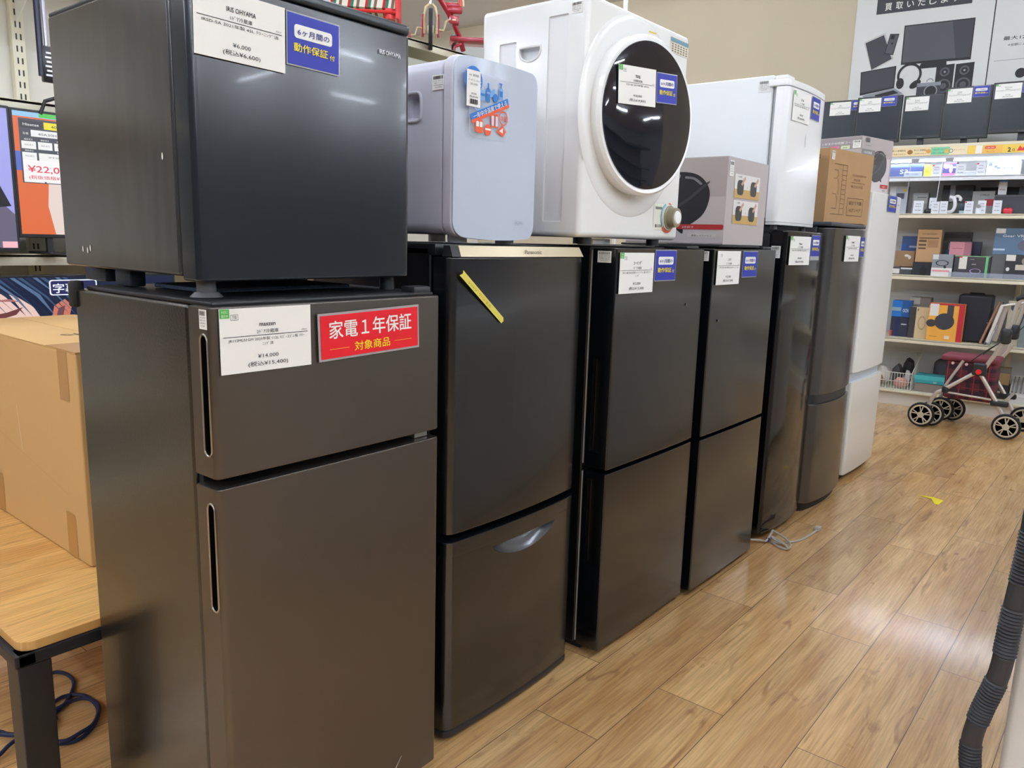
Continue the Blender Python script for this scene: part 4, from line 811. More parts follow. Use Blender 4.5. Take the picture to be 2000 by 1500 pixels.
# ---- things on top of that shelving, seen over the fridges
dv = Vector((-3.4, 3.35, 0)).normalized(); rz_ = math.atan2(dv.y, dv.x) - math.pi / 2      # local +Y points away from the viewer, +X to the right
MR = M((170, 34, 50), 0.35, coat=0.3); CRP = M((226, 210, 170), 0.5); RR = M((214, 44, 46), 0.4)
tr = thing('tricycle', 'dark red and cream child tricycle on top of the shelving', 'tricycle', (-3.36, 3.31, 2.208), rz_); tr.scale = (0.86, 0.86, 0.86)
b = MB(); b.lathe([(0.10, -0.013), (0.125, -0.013), (0.128, 0), (0.125, 0.013), (0.10, 0.013)], (0, 0, 0), M((44, 46, 50), 0.7), 'x', 40)
w_ = b.build('front_wheel', tr, loc=(0, 0.0, 0.128))
b = MB(); b.lathe([(0.02, -0.02), (0.03, -0.012), (0.10, -0.01), (0.10, 0.01), (0.03, 0.012), (0.02, 0.02)], (0, 0, 0), CRP, 'x', 30); b.build('hub', w_)
b = MB(); b.tube([(-0.04, 0, 0.10), (-0.042, 0, 0.20), (-0.03, 0, 0.265), (0, 0, 0.29), (0.03, 0, 0.265), (0.042, 0, 0.20), (0.04, 0, 0.10)], 0.009, CRP, 8)
b.tube([(-0.052, 0, 0.08), (-0.05, 0, 0.22)], 0.008, MR, 8); b.tube([(0.052, 0, 0.08), (0.05, 0, 0.22)], 0.008, MR, 8); b.tube([(0, 0, 0.28), (0, 0, 0.42)], 0.013, CHROME, 10); b.build('fork', tr)
b = MB(); b.tube([(0.03, 0, 0.13), (0.085, 0, 0.125), (0.10, 0, 0.18), (0.125, 0, 0.195)], 0.007, CRP, 8); b.tube([(-0.03, 0, 0.13), (-0.085, 0, 0.135), (-0.10, 0, 0.09), (-0.13, 0, 0.085)], 0.007, CRP, 8); b.build('crank', tr)
b = MB(); b.box(0.125, 0.185, -0.03, 0.03, 0.165, 0.215, MR, 0.006); b.box(0.14, 0.165, -0.032, -0.029, 0.182, 0.192, CRP); b.build('pedal', tr)
b = MB(); b.box(-0.19, -0.13, -0.03, 0.03, 0.062, 0.105, MR, 0.006); b.build('pedal', tr)
b = MB(); b.tube([(0.01, 0, 0.345), (0.06, 0.03, 0.325), (0.12, 0.08, 0.25), (0.19, 0.16, 0.14), (0.225, 0.22, 0.055)], 0.017, MR, 12); b.build('frame_tube', tr)
b = MB(); b.box(0.09, 0.19, 0.06, 0.16, 0.285, 0.32, MR, 0.012); b.box(0.10, 0.21, 0.05, 0.10, 0.25, 0.295, MR, 0.015); b.tube([(0.13, 0.08, 0.20), (0.14, 0.1, 0.27)], 0.012, MR, 10); b.build('saddle', tr)
b = MB(); b.tube([(0.195, 0.08, 0.30), (0.19, 0.08, 0.45)], 0.010, M((230, 90, 70), 0.4), 8); b.tube([(0.215, 0.08, 0.30), (0.21, 0.08, 0.45)], 0.007, CRP, 8); b.build('push_bar', tr)
b = MB(); b.box(0.13, 0.42, 0.14, 0.30, 0.100, 0.118, MR, 0.006); b.box(0.13, 0.42, 0.14, 0.15, 0.105, 0.128, MR, 0.004); b.tube([(0.21, 0.14, 0.08), (0.165, 0.14, 0.06), (0.16, 0.14, 0.04)], 0.010, MR, 10); b.build('rear_step', tr)
for x in (0.16, 0.40):
    b = MB(); b.lathe([(0.05, -0.015), (0.062, -0.012), (0.062, 0.012), (0.05, 0.015)], (x, 0.33, 0.120), M((44, 46, 50), 0.7), 'x', 28); b.build('rear_wheel', tr)

ct = thing('folding_cart', 'red wire folding cart with striped cloth lining on the shelving', 'cart', (-3.39, 2.68, 2.257), rz_)
b = MB(); c = [(-0.15, 0.0), (0.30, 0.0), (0.30, 0.28), (-0.15, 0.28)]
for z0, z1 in ((0.03, 0.42),):
    for i in range(4):
        p_, q = c[i], c[(i + 1) % 4]
        for z in (z0, z0 + 0.15, z1): b.tube([(*p_, z), (*q, z)], 0.008, RR, 8)
        b.tube([(*p_, 0), (*p_, z1)], 0.010, RR, 8)
        b.tube([(*p_, z0), (*q, z1)], 0.007, RR, 8)
b.build('wire_frame', ct)
b = MB()
stc = [(226, 222, 206), (190, 40, 50), (40, 120, 96), (226, 222, 206), (120, 100, 84), (226, 222, 206)]
for i in range(30):
    x = -0.14 + 0.0145 * i; m_ = M(stc[i % 6], 0.9); sl = 0.06
    b.add([(x, 0.01, 0.05), (x + 0.0145, 0.01, 0.05), (x + 0.0145 + sl, 0.01, 0.40), (x + sl, 0.01, 0.40)], [(0, 1, 2, 3)], m_, False)
    b.add([(x, 0.01, 0.05), (x + 0.0145, 0.01, 0.05), (x + 0.0145, 0.27, 0.04), (x, 0.27, 0.04)], [(0, 1, 2, 3)], m_, False)
b.build('striped_lining', ct)
b = MB(); b.cyl((0.26, 0.03, 0), (0.26, 0.03, 0.05), 0.028, RR, 16); b.build('caster', ct)
b = MB(); b.box(-0.42, -0.02, 0, 0.45, 0, 0.10, M((196, 196, 180), 0.2, alpha=0.75), 0.02, 3); o = b.build('storage_case', loc=(-3.36, 3.02, 2.052 + 0.0)); tag(o, 'clear plastic wrapped case under the tricycle shelf', 'case')  # a plastic-wrapped case, not a box
shelf('shelf_board', LG, -0.46, 0.06, 3.45, LL, 2.052, 0.03)
wc = thing('folded_wheelchair', 'chrome tube handle rising behind the white dryer', 'wheelchair', (-3.62, 4.05, 2.257), rz_)
b = MB(); b.tube(loops([(0.02, 0, 0.0), (0.03, 0, 0.16), (0.05, 0, 0.21), (0.12, 0.05, 0.215), (0.30, 0.2, 0.19), (0.30, 0.25, 0.05), (0.30, 0.25, 0.0)], 0), 0.016, CHROME, 12); b.build('push_handle', wc)
b = MB()
for k in range(8): b.cyl((0.14 + 0.02 * k, 0.066 + 0.0165 * k, 0.212 - 0.003 * k), (0.148 + 0.02 * k, 0.072 + 0.0165 * k, 0.211 - 0.003 * k), 0.019, ALU, 12)
b.build('ribbed_grip', wc)
b = MB(); b.box(-0.012, 0.012, -0.012, 0.012, 0, CEIL, WHITE, 0.003); struct(b.build('trim_1', loc=(-3.14, 5.0, 0)))
b = MB(); b.box(0, 1.4, -0.03, 0, 0, 1.2, M((214, 216, 214), 0.6)); o = b.build('white_board', loc=gp(-5.6, 0.745, 2.08)); o.rotation_euler = (0, 0, TH); tag(o, 'plain white board on the back wall behind the tricycle', 'board')

# ================================================================== FAR DISPLAY SHELVING
G = thing('display_shelving', 'cream display shelving packed with boxed electronics at far wall', 'shelf', gp(0, 0), TH)
GREYBK = M((222, 224, 228), 0.7)
b = MB(); b.box(-1.1, 2.6, 0.46, 0.48, 0.1, 1.90, GREYBK); b.build('back_panel', G)
b = MB(); b.box(-1.1, 2.6, 0.03, 0.46, 0.0, 0.10, M((212, 206, 194), 0.5)); b.box(-1.1, 2.6, 0.0, 0.46, 0.098, 0.115, CRM, 0.004); b.build('base_deck', G)
b = MB(); b.box(-1.1, 2.6, 0.05, 0.05 + 0.001, 0, 0.02, BLKMAT); b.build('kick_gap', G)
for z, m_ in ((0.515, CRM), (0.985, CRM), (1.432, CRM), (1.695, M((236, 238, 244), 0.4))):
    b = MB(); b.box(-1.1, 2.6, 0.0, 0.46, z - 0.012, z, m_); b.box(-1.1, 2.6, 0.0, 0.012, z - 0.034, z, m_, 0.003); b.build('shelf_board', G)
b = MB(); b.box(-1.1, 2.6, 0.0, 0.46, 1.895, 1.915, CRM); b.build('top_board', G)
for u in (-1.1, 0.73, 2.56): b = MB(); b.box(u, u + 0.03, 0.40, 0.46, 0, 2.0, CRM); b.build('upright', G)
b = MB(); b.prism([(0.0, 1.83), (0.44, 1.83), (0.44, 1.70)], 0.70, 0.712, WHITE, 'x'); b.build('bracket', G)
LED = M((226, 236, 255), 0.5, emit=42)
b = MB(); b.box(-1.1, 2.6, 0.02, 0.045, 1.806, 1.818, M((205, 210, 220), 0.4)); b.box(-1.1, 2.6, 0.018, 0.047, 1.800, 1.806, LED); b.build('light_strip', G)
b = MB(); b.box(-1.1, 2.6, 0.01, 0.05, 1.818, 1.835, M((200, 204, 212), 0.4)); b.box(0.0, 0.05, 0.012, 0.017, 1.795, 1.818, GREYP); b.box(0.22, 0.27, 0.012, 0.017, 1.795, 1.818, GREYP); b.build('light_rail', G)
# header strip
h = MB(); sfz = Fr((0, -0.001, 0), 'side'); z0, z1 = 1.838, 1.897
h.box(-1.1, 2.6, 0.0, 0.01, z0, z1, M((236, 214, 150), 0.5))
seg = [(-1.1, -0.18, (238, 206, 120)), (-0.18, -0.15, (236, 190, 80)), (-0.15, 0.12, (240, 218, 170)), (0.12, 0.24, (130, 206, 160)), (0.24, 0.35, (238, 224, 190)), (0.35, 0.40, (244, 206, 90)), (0.40, 0.44, (246, 240, 230)), (0.44, 0.56, (242, 190, 90)), (0.56, 1.2, (244, 206, 90)), (1.2, 2.6, (236, 214, 150))]
for a, c_, col in seg: h.rect(sfz, a, z0 + 0.003, c_, z1 - 0.003, M(col, 0.5), 0.0002)
for u, t_, w_ in ((-0.09, '新しい家電製品', 0.09), (0.05, '買いたい家電製品', 0.08)): h.txt(sfz, t_, u, 1.873, 0.014, INK, w=w_); h.txt(sfz, 'ご利用できます', u, 1.850, 0.010, M((150, 110, 80), 0.6), w=w_)
h.disc(sfz, -0.015, 1.866, 0.018, 0.016, M((150, 110, 50), 0.5)); h.disc(sfz, 0.105, 1.868, 0.016, 0.015, M((226, 160, 70), 0.5))
h.txt(sfz, 'ごみ処分やリサイクル', 0.175, 1.872, 0.014, M((40, 120, 80), 0.6), w=0.10); h.txt(sfz, 'お困りの方必見', 0.165, 1.850, 0.012, M((40, 120, 80), 0.6), w=0.08); h.disc(sfz, 0.222, 1.866, 0.012, 0.016, M((240, 180, 70), 0.5), 0.001); h.ring(sfz, 0.248, 1.866, 0.010, 0.014, M((90, 130, 120), 0.5), 0.001)
h.txt(sfz, 'キャンペーン', 0.30, 1.866, 0.014, M((200, 90, 60), 0.6), w=0.07); h.rrect(sfz, 0.455, 1.868, 0.52, 1.888, 0.008, M((226, 80, 60), 0.5)); h.txt(sfz, 'お得に買取', 0.4875, 1.873, 0.010, PAPER, w=0.05, n=0.0014); h.txt(sfz, '詳しくは', 0.49, 1.848, 0.012, M((200, 90, 60), 0.6), w=0.05)
h.txt(sfz, '2', 0.60, 1.846, 0.04, INK, w=0.018, bold=0.03); h.txt(sfz, '倍', 0.625, 1.85, 0.02, INK, w=0.018); h.poly(sfz, [(0.645, 1.85), (0.66, 1.885), (0.675, 1.865), (0.69, 1.888), (0.69, 1.85)], M((226, 60, 60), 0.5), 0.001)
o = h.build('header_strip', G); o['label'] = 'yellow and green printed header strip'
# glass front rod of the case
b = MB(); b.box(-0.001, 0.001, -0.002, 0.0, 1.432, 1.80, M((230, 234, 240), 0.1, alpha=0.8)); b.tube([(0.205, -0.004, 1.81), (0.195, -0.004, 1.52)], 0.0025, M((235, 238, 245), 0.3), 6); b.build('door_edge', G)

def gbox(name, label, cat, u0, u1, z0, z1, v, dep, col, deco=(), text=(), tilt=0.0, grp=None, rough=0.45):
    t = thing(name, label, cat, gp(u0, v, z0), TH + tilt, grp); w, h_ = u1 - u0, z1 - z0
    b = MB(); b.box(0, w, 0, dep, 0, h_, M(col, rough), 0.0015, 1); b.build('case' if cat not in ('box',) else 'carton', t)
    if deco or text:
        b = MB(); f = Fr((0, 0, 0), 'side')
        for i, q in enumerate(deco):
            kind = q[0]; c_ = M(q[5], 0.45); n_ = 0.0006 + 0.0004 * i
            if kind == 'r': b.rect(f, q[1] * w, q[2] * h_, q[3] * w, q[4] * h_, c_, n_)
            elif kind == 'e': b.disc(f, q[1] * w, q[2] * h_, q[3] * w, q[4] * h_, c_, n_)
            elif kind == 'o': b.ring(f, q[1] * w, q[2] * h_, q[3] * w * 0.8, q[3] * w, c_, n_, sq=q[4])
        for (s_, u, v_, sz, ww, c_) in text: b.txt(f, s_, u * w, v_ * h_, sz * h_, M(c_, 0.5), w=ww * w, bold=0.012, n=0.0042)
        b.build('front_print', t)
    return t
def gtag(u0, u1, z0, z1, v, label, red=True):
    t = thing('price_tag', label, 'price tag', gp(u0, v, z0), TH, 'small price tags in the glass display case')
    w, h_ = u1 - u0, z1 - z0; b = MB(); b.box(0, w, 0, 0.0015, 0, h_, M((228, 232, 240), 0.6)); f = Fr((0, 0, 0), 'side')
    if red: b.rect(f, 0.02 * w, 0.86 * h_, 0.22 * w, 0.97 * h_, M((220, 60, 70), 0.5))
    b.txt(f, '中古品', 0.5 * w, 0.72 * h_, 0.1 * h_, INK, w=0.5 * w); b.txt(f, '保証付', 0.5 * w, 0.52 * h_, 0.08 * h_, INK, w=0.6 * w); b.txt(f, '¥3,000', 0.5 * w, 0.2 * h_, 0.12 * h_, INK, w=0.6 * w); b.build('card', t)
Wh = (236, 238, 240); Dk = (40, 42, 50)
z = 1.696
gbox('electronics_box', 'long navy box lettered S3 on the lit top shelf', 'box', -0.19, 0.08, z, z + 0.092, 0.05, 0.12, (58, 66, 104), (('r', 0, .75, 1, 1, (84, 98, 160)), ('r', .62, .78, .95, .96, (70, 86, 150))), (('S3', .52, .25, .45, .2, (214, 220, 236)),))
gbox('electronics_box', 'narrow yellow box standing right of the navy box', 'box', 0.083, 0.130, z, z + 0.084, 0.045, 0.10, (236, 206, 70), (), (('IL', .5, .3, .3, .5, (90, 70, 20)),))
gbox('label_strip', 'low white label strip in front of the navy box', 'label', -0.04, 0.078, z, z + 0.033, 0.012, 0.004, (214, 228, 244), (), (('中古', .2, .4, .4, .15, (60, 70, 110)), ('ｼｮｰｹｰｽ内商品', .6, .35, .25, .4, (120, 130, 160))))
gbox('headset_box', 'navy and pink box behind glass on the lit top shelf', 'box', 0.205, 0.288, z, z + 0.100, 0.06, 0.12, (52, 52, 92), (('e', .25, .72, .25, .2, (226, 110, 140)), ('e', .6, .5, .14, .3, (230, 130, 160)), ('r', 0, .04, 1, .2, (226, 90, 130)), ('r', .1, .86, 1, .93, (200, 50, 70))), (('◆○●', .75, .55, .15, .4, (226, 226, 236)),))
gtag(0.140, 0.198, z, z + 0.08, 0.02, 'pale tag left of the navy and pink box'); gtag(0.290, 0.352, z, z + 0.08, 0.02, 'pale tag right of the navy and pink box', False); gtag(0.418, 0.472, z, z + 0.085, 0.02, 'pale tag left of the large white hair iron box')
gbox('label_strip', 'small white strip between two pale tags on lit shelf', 'label', 0.352, 0.415, z, z + 0.028, 0.014, 0.004, (220, 228, 240))
ir = gbox('hair_iron_box', 'large white box picturing blue hair irons on lit shelf', 'box', 0.475, 0.672, z, z + 0.103, 0.06, 0.14, (214, 228, 242), (('e', .12, .9, .12, .1, (70, 76, 120)), ('r', .06, .62, .16, .98, (64, 72, 118)), ('r', .16, .60, .24, .82, (110, 130, 190)), ('r', .24, .50, .32, .66, (70, 80, 130)), ('r', .32, .42, .42, .54, (80, 90, 140)), ('r', .52, .42, .80, .54, (96, 112, 164)), ('r', .56, .45, .76, .51, (200, 214, 236)), ('r', .12, .14, .75, .17, (120, 130, 150))))
z = 1.433
gbox('camera_box', 'pale box picturing a dark device at left on second shelf', 'box', -0.15, -0.03, z, z + 0.205, 0.16, 0.10, (178, 182, 196), (('r', 0, .55, .35, 1, (214, 216, 222)), ('r', .4, .55, .85, .75, (70, 76, 90)), ('e', .85, .85, .1, .06, (220, 190, 60))))
gbox('electronics_box', 'grey flat box standing behind tags on second shelf', 'box', 0.01, 0.115, z, z + 0.155, 0.17, 0.08, (132, 132, 134), (('r', .05, .5, .95, .9, (160, 160, 158)), ('r', .3, .78, .9, .81, (70, 70, 74))), (('M305', .5, .25, .1, .5, (60, 60, 64)),))
gbox('headset_box', 'black and olive patterned box behind the white watch strap', 'box', 0.19, 0.39, z, z + 0.215, 0.27, 0.12, (44, 44, 50), (('r', 0, .0, 1, .40, (92, 94, 84)), ('r', .3, .45, 1, .8, (60, 62, 66)), ('r', .25, .45, .42, 1.0, (150, 150, 158)), ('e', .75, .25, .1, .1, (150, 150, 130)), ('e', .5, .2, .15, .08, (70, 74, 60))))
gbox('electronics_box', 'grey box with a small red panel on second shelf', 'box', 0.395, 0.535, z, z + 0.165, 0.21, 0.10, (170, 170, 168), (('r', .58, .38, .98, .66, (196, 50, 64)),), (('CYPRUS', .55, .8, .1, .4, (80, 80, 80)),))
gbox('soundbar', 'long black soundbar lying at the back of second shelf', 'speaker', 0.43, 0.70, z, z + 0.20, 0.33, 0.08, (30, 30, 34), (('r', 0, .85, .6, .9, (90, 92, 96)),))
gbox('electronics_box', 'large dark grey box at right of second shelf', 'box', 0.54, 0.80, z, z + 0.135, 0.14, 0.12, (58, 60, 66), (('r', 0, .92, 1, .97, (90, 92, 98)),))
for i, (a, c_, hh, v_, lb, rd) in enumerate(((0.045, 0.112, 0.09, 0.02, 'leftmost pale tag on second shelf front', False), (0.135, 0.180, 0.115, 0.10, 'pale tag set back above the dark mouse', False), (0.165, 0.215, 0.083, 0.02, 'pale tag touching its twin below the case rod', False), (0.218, 0.268, 0.086, 0.022, 'pale tag just left of the white watch strap', False), (0.375, 0.428, 0.085, 0.02, 'pale tag with red corner beside the watch', True), (0.455, 0.505, 0.090, 0.03, 'whiter card behind the small round cap', False), (0.548, 0.600, 0.090, 0.02, 'pale tag just left of the red mouse', False))):
    gtag(a, c_, z, z + hh, v_, lb, rd)
t_ = thing('price_tag', 'tall white tag standing high on the large dark grey box', 'price tag', gp(0.555, 0.15, z + 0.136), TH); b = MB(); b.box(0, 0.052, 0, 0.002, 0, 0.095, M((226, 226, 230), 0.6)); b.rect(Fr((0, 0, 0), 'side'), 0, 0.085, 0.052, 0.095, M((120, 150, 220), 0.5)); b.txt(Fr((0, 0, 0), 'side'), '¥9,800', 0.026, 0.03, 0.012, INK, w=0.035); b.build('card', t_)
t_ = thing('watch_strap', 'white curved watch strap on a stand on second shelf', 'watch', gp(0.264, 0.06, z + 0.006), TH)
b = MB(); b.tube(loops([(-0.01, 0, 0.006), (0.03, 0, 0.012), (0.045, 0, 0.05), (0.035, 0, 0.10), (0.005, 0, 0.112)], 0), [0.008] + [0.012] * 19 + [0.013], M((232, 232, 238), 0.5), 10); b.tube(loops([(0.03, 0.01, 0.105), (0.055, 0.01, 0.118), (0.075, 0.01, 0.10), (0.07, 0.01, 0.085)], 0), 0.010, M((232, 232, 238), 0.5), 10); b.build('strap', t_)
t_ = thing('smart_watch', 'dark smart watch lying beside the white strap', 'watch', gp(0.335, 0.05, z), TH); b = MB(); b.box(0, 0.045, 0, 0.04, 0.02, 0.075, M((56, 66, 80), 0.2), 0.01, 3); b.build('case', t_); b = MB(); b.box(0.005, 0.04, 0.005, 0.03, 0, 0.03, M((190, 210, 226), 0.4), 0.004); b.build('cradle', t_)
t_ = thing('computer_mouse', 'rounded red mouse at right of second shelf', 'mouse', gp(0.605, 0.03, z), TH); b = MB(); b.box(0, 0.062, 0, 0.07, 0, 0.042, M((220, 60, 74), 0.35), 0.02, 5); b.build('shell', t_, wn=True); b = MB(); b.box(0.027, 0.035, -0.001, 0.03, 0.034, 0.043, M((120, 30, 40), 0.4), 0.003); b.build('wheel', t_)
t_ = thing('computer_mouse', 'dark mouse lying under tags on second shelf', 'mouse', gp(0.112, 0.06, z), TH); b = MB(); b.box(0, 0.055, 0, 0.07, 0, 0.036, M((56, 56, 62), 0.4), 0.016, 5); b.build('shell', t_, wn=True); b = MB(); b.box(0.023, 0.031, -0.001, 0.03, 0.030, 0.038, BLKMAT, 0.003); b.build('wheel', t_)
t_ = thing('gadget', 'small white gadget with round grey cap on second shelf', 'gadget', gp(0.442, 0.02, z), TH); b = MB(); b.lathe([(0.022, 0), (0.022, 0.03), (0.014, 0.045), (0.014, 0.06), (0.003, 0.062)], (0.02, 0.02, 0), M((226, 230, 236), 0.4), 'z', 20); b.build('base', t_); b = MB(); b.cyl((0.02, 0.0, 0.05), (0.02, 0.012, 0.05), 0.013, GREYP); b.build('cap', t_)
gbox('headset_box', 'white ring pictured box at the right end of second shelf', 'box', 0.672, 0.80, z, z + 0.20, 0.28, 0.04, (92, 94, 98), (('o', .5, .45, .4, 1.0, (225, 230, 240)),))
z = 0.986
gbox('electronics_box', 'blue wrapped box at left back of middle shelf', 'box', -0.05, 0.085, z, z + 0.285, 0.30, 0.10, (62, 92, 150), (('r', 0, .35, 1, .5, (150, 160, 170)), ('r', 0, .5, .25, .8, (40, 100, 190)), ('r', .4, .7, .9, .75, (170, 190, 220))))
gbox('cardboard_box', 'small brown wrapped box at left end of middle shelf', 'box', -0.07, 0.065, z + 0.055, z + 0.175, 0.20, 0.08, (150, 116, 84), (('e', .6, .7, .12, .08, (226, 216, 200)), ('e', .75, .6, .08, .12, (220, 206, 190))))
gbox('flat_case', 'thin white flat case lying under the small brown box', 'case', -0.10, 0.072, z, z + 0.050, 0.12, 0.18, (66, 66, 72), (('r', .1, .1, .5, .8, (220, 216, 210)), ('r', .55, .75, 1, 1, (214, 214, 214))))
gbox('keyboard_box', 'tall tan wrapped carton upright on middle shelf', 'box', 0.075, 0.235, z + 0.095, z + 0.335, 0.17, 0.06, (196, 154, 108), (('r', .08, .72, .9, .76, (120, 90, 60)), ('r', .08, .62, .4, .68, (90, 70, 50)), ('r', .08, .5, .4, .56, (90, 70, 50)), ('r', .08, .4, .4, .45, (90, 70, 50)), ('r', .46, .45, .9, .68, (170, 128, 88))), (('KEYBOARD', .5, .85, .05, .6, (90, 70, 50)),), 0)
gbox('storage_case', 'black case under the tall tan carton', 'case', 0.075, 0.24, z, z + 0.094, 0.10, 0.18, (34, 36, 44), (('e', .45, .3, .15, .4, (16, 16, 18)),))  # a black case, not a box
gbox('electronics_box', 'navy box standing behind the pink card on middle shelf', 'box', 0.262, 0.485, z, z + 0.255, 0.28, 0.07, (52, 58, 78), (('r', 0, .3, .3, .75, (30, 100, 150)), ('r', .05, .75, .25, .95, (130, 150, 160))))
gbox('gift_box', 'pink box leaning on the navy box on middle shelf', 'box', 0.292, 0.432, z, z + 0.250, 0.20, 0.05, (222, 150, 160), (('r', .68, .0, 1, 1, (190, 120, 134)), ('r', .1, .80, .6, .82, (190, 110, 124))))
gbox('soundbar_box', 'long thin dark wrapped box propped high at the back', 'box', 0.225, 0.41, z, z + 0.325, 0.37, 0.05, (74, 66, 62), (('r', 0, .86, .95, .95, (50, 40, 40)), ('r', 0, .2, 1, .8, (120, 116, 114))))
gbox('headphone_box', 'grey box picturing neckband earphones on middle shelf', 'box', 0.212, 0.345, z, z + 0.158, 0.03, 0.08, (140, 146, 150), (('r', 0, 0, 1, .38, (232, 230, 228)), ('r', .02, .76, .3, .98, (214, 216, 216)), ('o', .5, .6, .32, .5, (40, 42, 60)), ('r', .05, .2, .9, .28, (226, 150, 160)), ('e', .65, .42, .07, .06, (40, 40, 50))))
gbox('fan_box', 'black box with green ribbon picturing a fan on middle shelf', 'box', 0.352, 0.575, z, z + 0.152, 0.05, 0.12, (64, 62, 66), (('r', .14, .38, .36, .98, (228, 224, 214)), ('r', .14, .90, .22, .98, (220, 60, 50)), ('r', .88, 0, .95, 1, (110, 190, 130)), ('r', 0, .96, 1, 1, (120, 180, 130)), ('o', .62, .3, .16, .5, (170, 150, 200)), ('r', .5, .6, .62, .63, (200, 190, 200))), (('POWER', .5, .82, .06, .12, (180, 180, 180)),))
gbox('game_controller_box', 'black and white patterned box under the blue headset box', 'box', 0.660, 0.88, z, z + 0.168, 0.10, 0.16, (48, 46, 48), (('r', .02, .75, .28, 1, (228, 224, 218)), ('r', .3, .38, .8, .6, (205, 196, 180)), ('e', .6, .75, .15, .18, (150, 140, 130)), ('e', .1, .4, .05, .08, (226, 226, 226))))
gbox('headset_box', 'blue box picturing a virtual reality headset on middle shelf', 'box', 0.575, 0.86, z + 0.169, z + 0.352, 0.13, 0.14, (92, 118, 146), (('r', .02, .80, .22, .98, (225, 222, 216)), ('e', .72, .35, .22, .22, (96, 94, 112)), ('e', .8, .6, .2, .08, (214, 206, 210)), ('r', .0, .15, .25, .22, (190, 210, 226))), (('Gear VR', .4, .66, .14, .45, (228, 234, 240)),))
b = MB(); b.box(-0.0, 0.60, 0, 0.002, 0, 0.035, M((190, 200, 220), 0.1, alpha=0.35)); o = b.build('shelf_guard', loc=gp(0.33, 0.006, 0.986)); o.rotation_euler = (0, 0, TH); tag(o, 'clear plastic guard along the front of middle shelf', 'guard')
z = 0.516
gbox('electronics_box', 'blue boxed camera pack stacked above dark packs on lower shelf', 'box', -0.03, 0.095, z + 0.150, z + 0.272, 0.10, 0.12, (30, 110, 190), (('r', 0, .35, .5, .58, (130, 160, 170)), ('r', .55, 0, 1, 1, (24, 80, 140))), (('OCN', .76, .3, .3, .3, (226, 236, 244)),))
gbox('camera_box', 'dark navy pack under the blue one on lower shelf', 'box', -0.03, 0.094, z, z + 0.149, 0.10, 0.12, (40, 46, 64), (('r', .3, 0, .5, 1, (26, 34, 80)), ('r', .6, .6, .9, .66, (190, 190, 200)), ('r', 0, .0, .12, .3, (190, 60, 70))))
gbox('speaker_box', 'beige and black box with a round emblem on lower shelf', 'box', 0.098, 0.228, z, z + 0.232, 0.08, 0.10, (206, 184, 146), (('r', 0, 0, .34, 1, (56, 54, 56)), ('o', .68, .5, .2, 2.0, (170, 146, 110)), ('r', .40, .88, .45, .96, (60, 60, 60))))
gbox('cardboard_box', 'grey brown box rising behind the beige and black box', 'box', 0.06, 0.205, z, z + 0.295, 0.26, 0.12, (140, 134, 124), (('r', 0, .82, .5, 1, (200, 194, 184)),))
hb = gbox('headphone_box', 'orange and red box picturing black headphones on lower shelf', 'box', 0.232, 0.462, z, z + 0.275, 0.03, 0.062, (240, 174, 72), (('r', .84, 0, 1, 1, (190, 44, 56)), ('r', .0, .95, 1, 1, (180, 40, 54)), ('r', .52, .62, .70, .96, (66, 66, 72)), ('e', .47, .52, .28, .22, (58, 58, 64)), ('e', .10, .46, .14, .1, (66, 60, 60)), ('r', .03, .66, .28, .98, (228, 226, 222)), ('r', .52, .06, .66, .15, (236, 220, 200))), (('Wireless', .2, .1, .04, .22, (150, 100, 40)),))
t_ = thing('suitcase', 'black hard suitcase standing on lower shelf', 'suitcase', gp(0.405, 0.10, z), TH); b = MB(); b.box(0, 0.215, 0, 0.20, 0.004, 0.345, M((34, 36, 46), 0.4), 0.018, 4); b.build('shell', t_, wn=True); b = MB(); b.tube([(0.06, 0.1, 0.34), (0.06, 0.1, 0.352), (0.15, 0.1, 0.352), (0.15, 0.1, 0.34)], 0.005, BLKMAT, 8); b.build('handle', t_); b = MB(); b.cyl((0.2, -0.002, 0.15), (0.2, 0.01, 0.15), 0.006, CHROME, 10); b.build('latch', t_)
t_ = thing('tripod', 'folded black and silver tripod leaning right of the suitcase', 'tripod', gp(0.58, 0.04, z), TH)
for dx, m_ in ((0.0, M((150, 104, 76), 0.5)), (0.03, M((52, 52, 58), 0.4)), (0.055, M((120, 122, 124), 0.3, 0.6))): b = MB(); b.tube([(dx, 0, 0), (dx + 0.08, 0.10, 0.30)], 0.009, m_, 10); b.build('leg', t_)
gbox('cardboard_box', 'grey green box at far right of lower shelf', 'box', 0.805, 0.99, z, z + 0.28, 0.06, 0.2, (120, 128, 128))
gbox('desk_fan_box', 'cream block with a round lens at right of lower shelf', 'box', 0.715, 0.80, z + 0.0, z + 0.315, 0.16, 0.06, (218, 208, 184), (('e', .5, .85, .3, .08, (70, 74, 84)),))
z = 0.116
# wire basket
bk = thing('wire_basket', 'white wire basket of small packets on the bottom shelf', 'basket', gp(-0.14, 0.03, z), TH); WR = M((222, 220, 212), 0.4)
b = MB(); 
for k in range(17):
    x = 0.31 * k / 16; b.tube([(x, 0, 0.13), (x, 0.01, 0.004), (x, 0.36, 0.004), (x, 0.38, 0.26)], 0.0020, WR, 5)
for k in range(10):
    y = 0.36 * k / 9; b.tube([(0, y, 0.13 + 0.13 * k / 9), (0.0, y, 0.004)], 0.0018, WR, 5); b.tube([(0.31, y, 0.13 + 0.13 * k / 9), (0.31, y, 0.004)], 0.0018, WR, 5)
for z_ in (0.004, 0.065): b.tube([(0, 0, z_), (0.31, 0, z_)], 0.0025, WR, 5)
b.tube([(0, 0, 0.13), (0.31, 0, 0.13), (0.31, 0.38, 0.26), (0, 0.38, 0.26)], 0.004, WR, 6, True); b.build('wire_frame', bk)
rnd = random.Random(3)
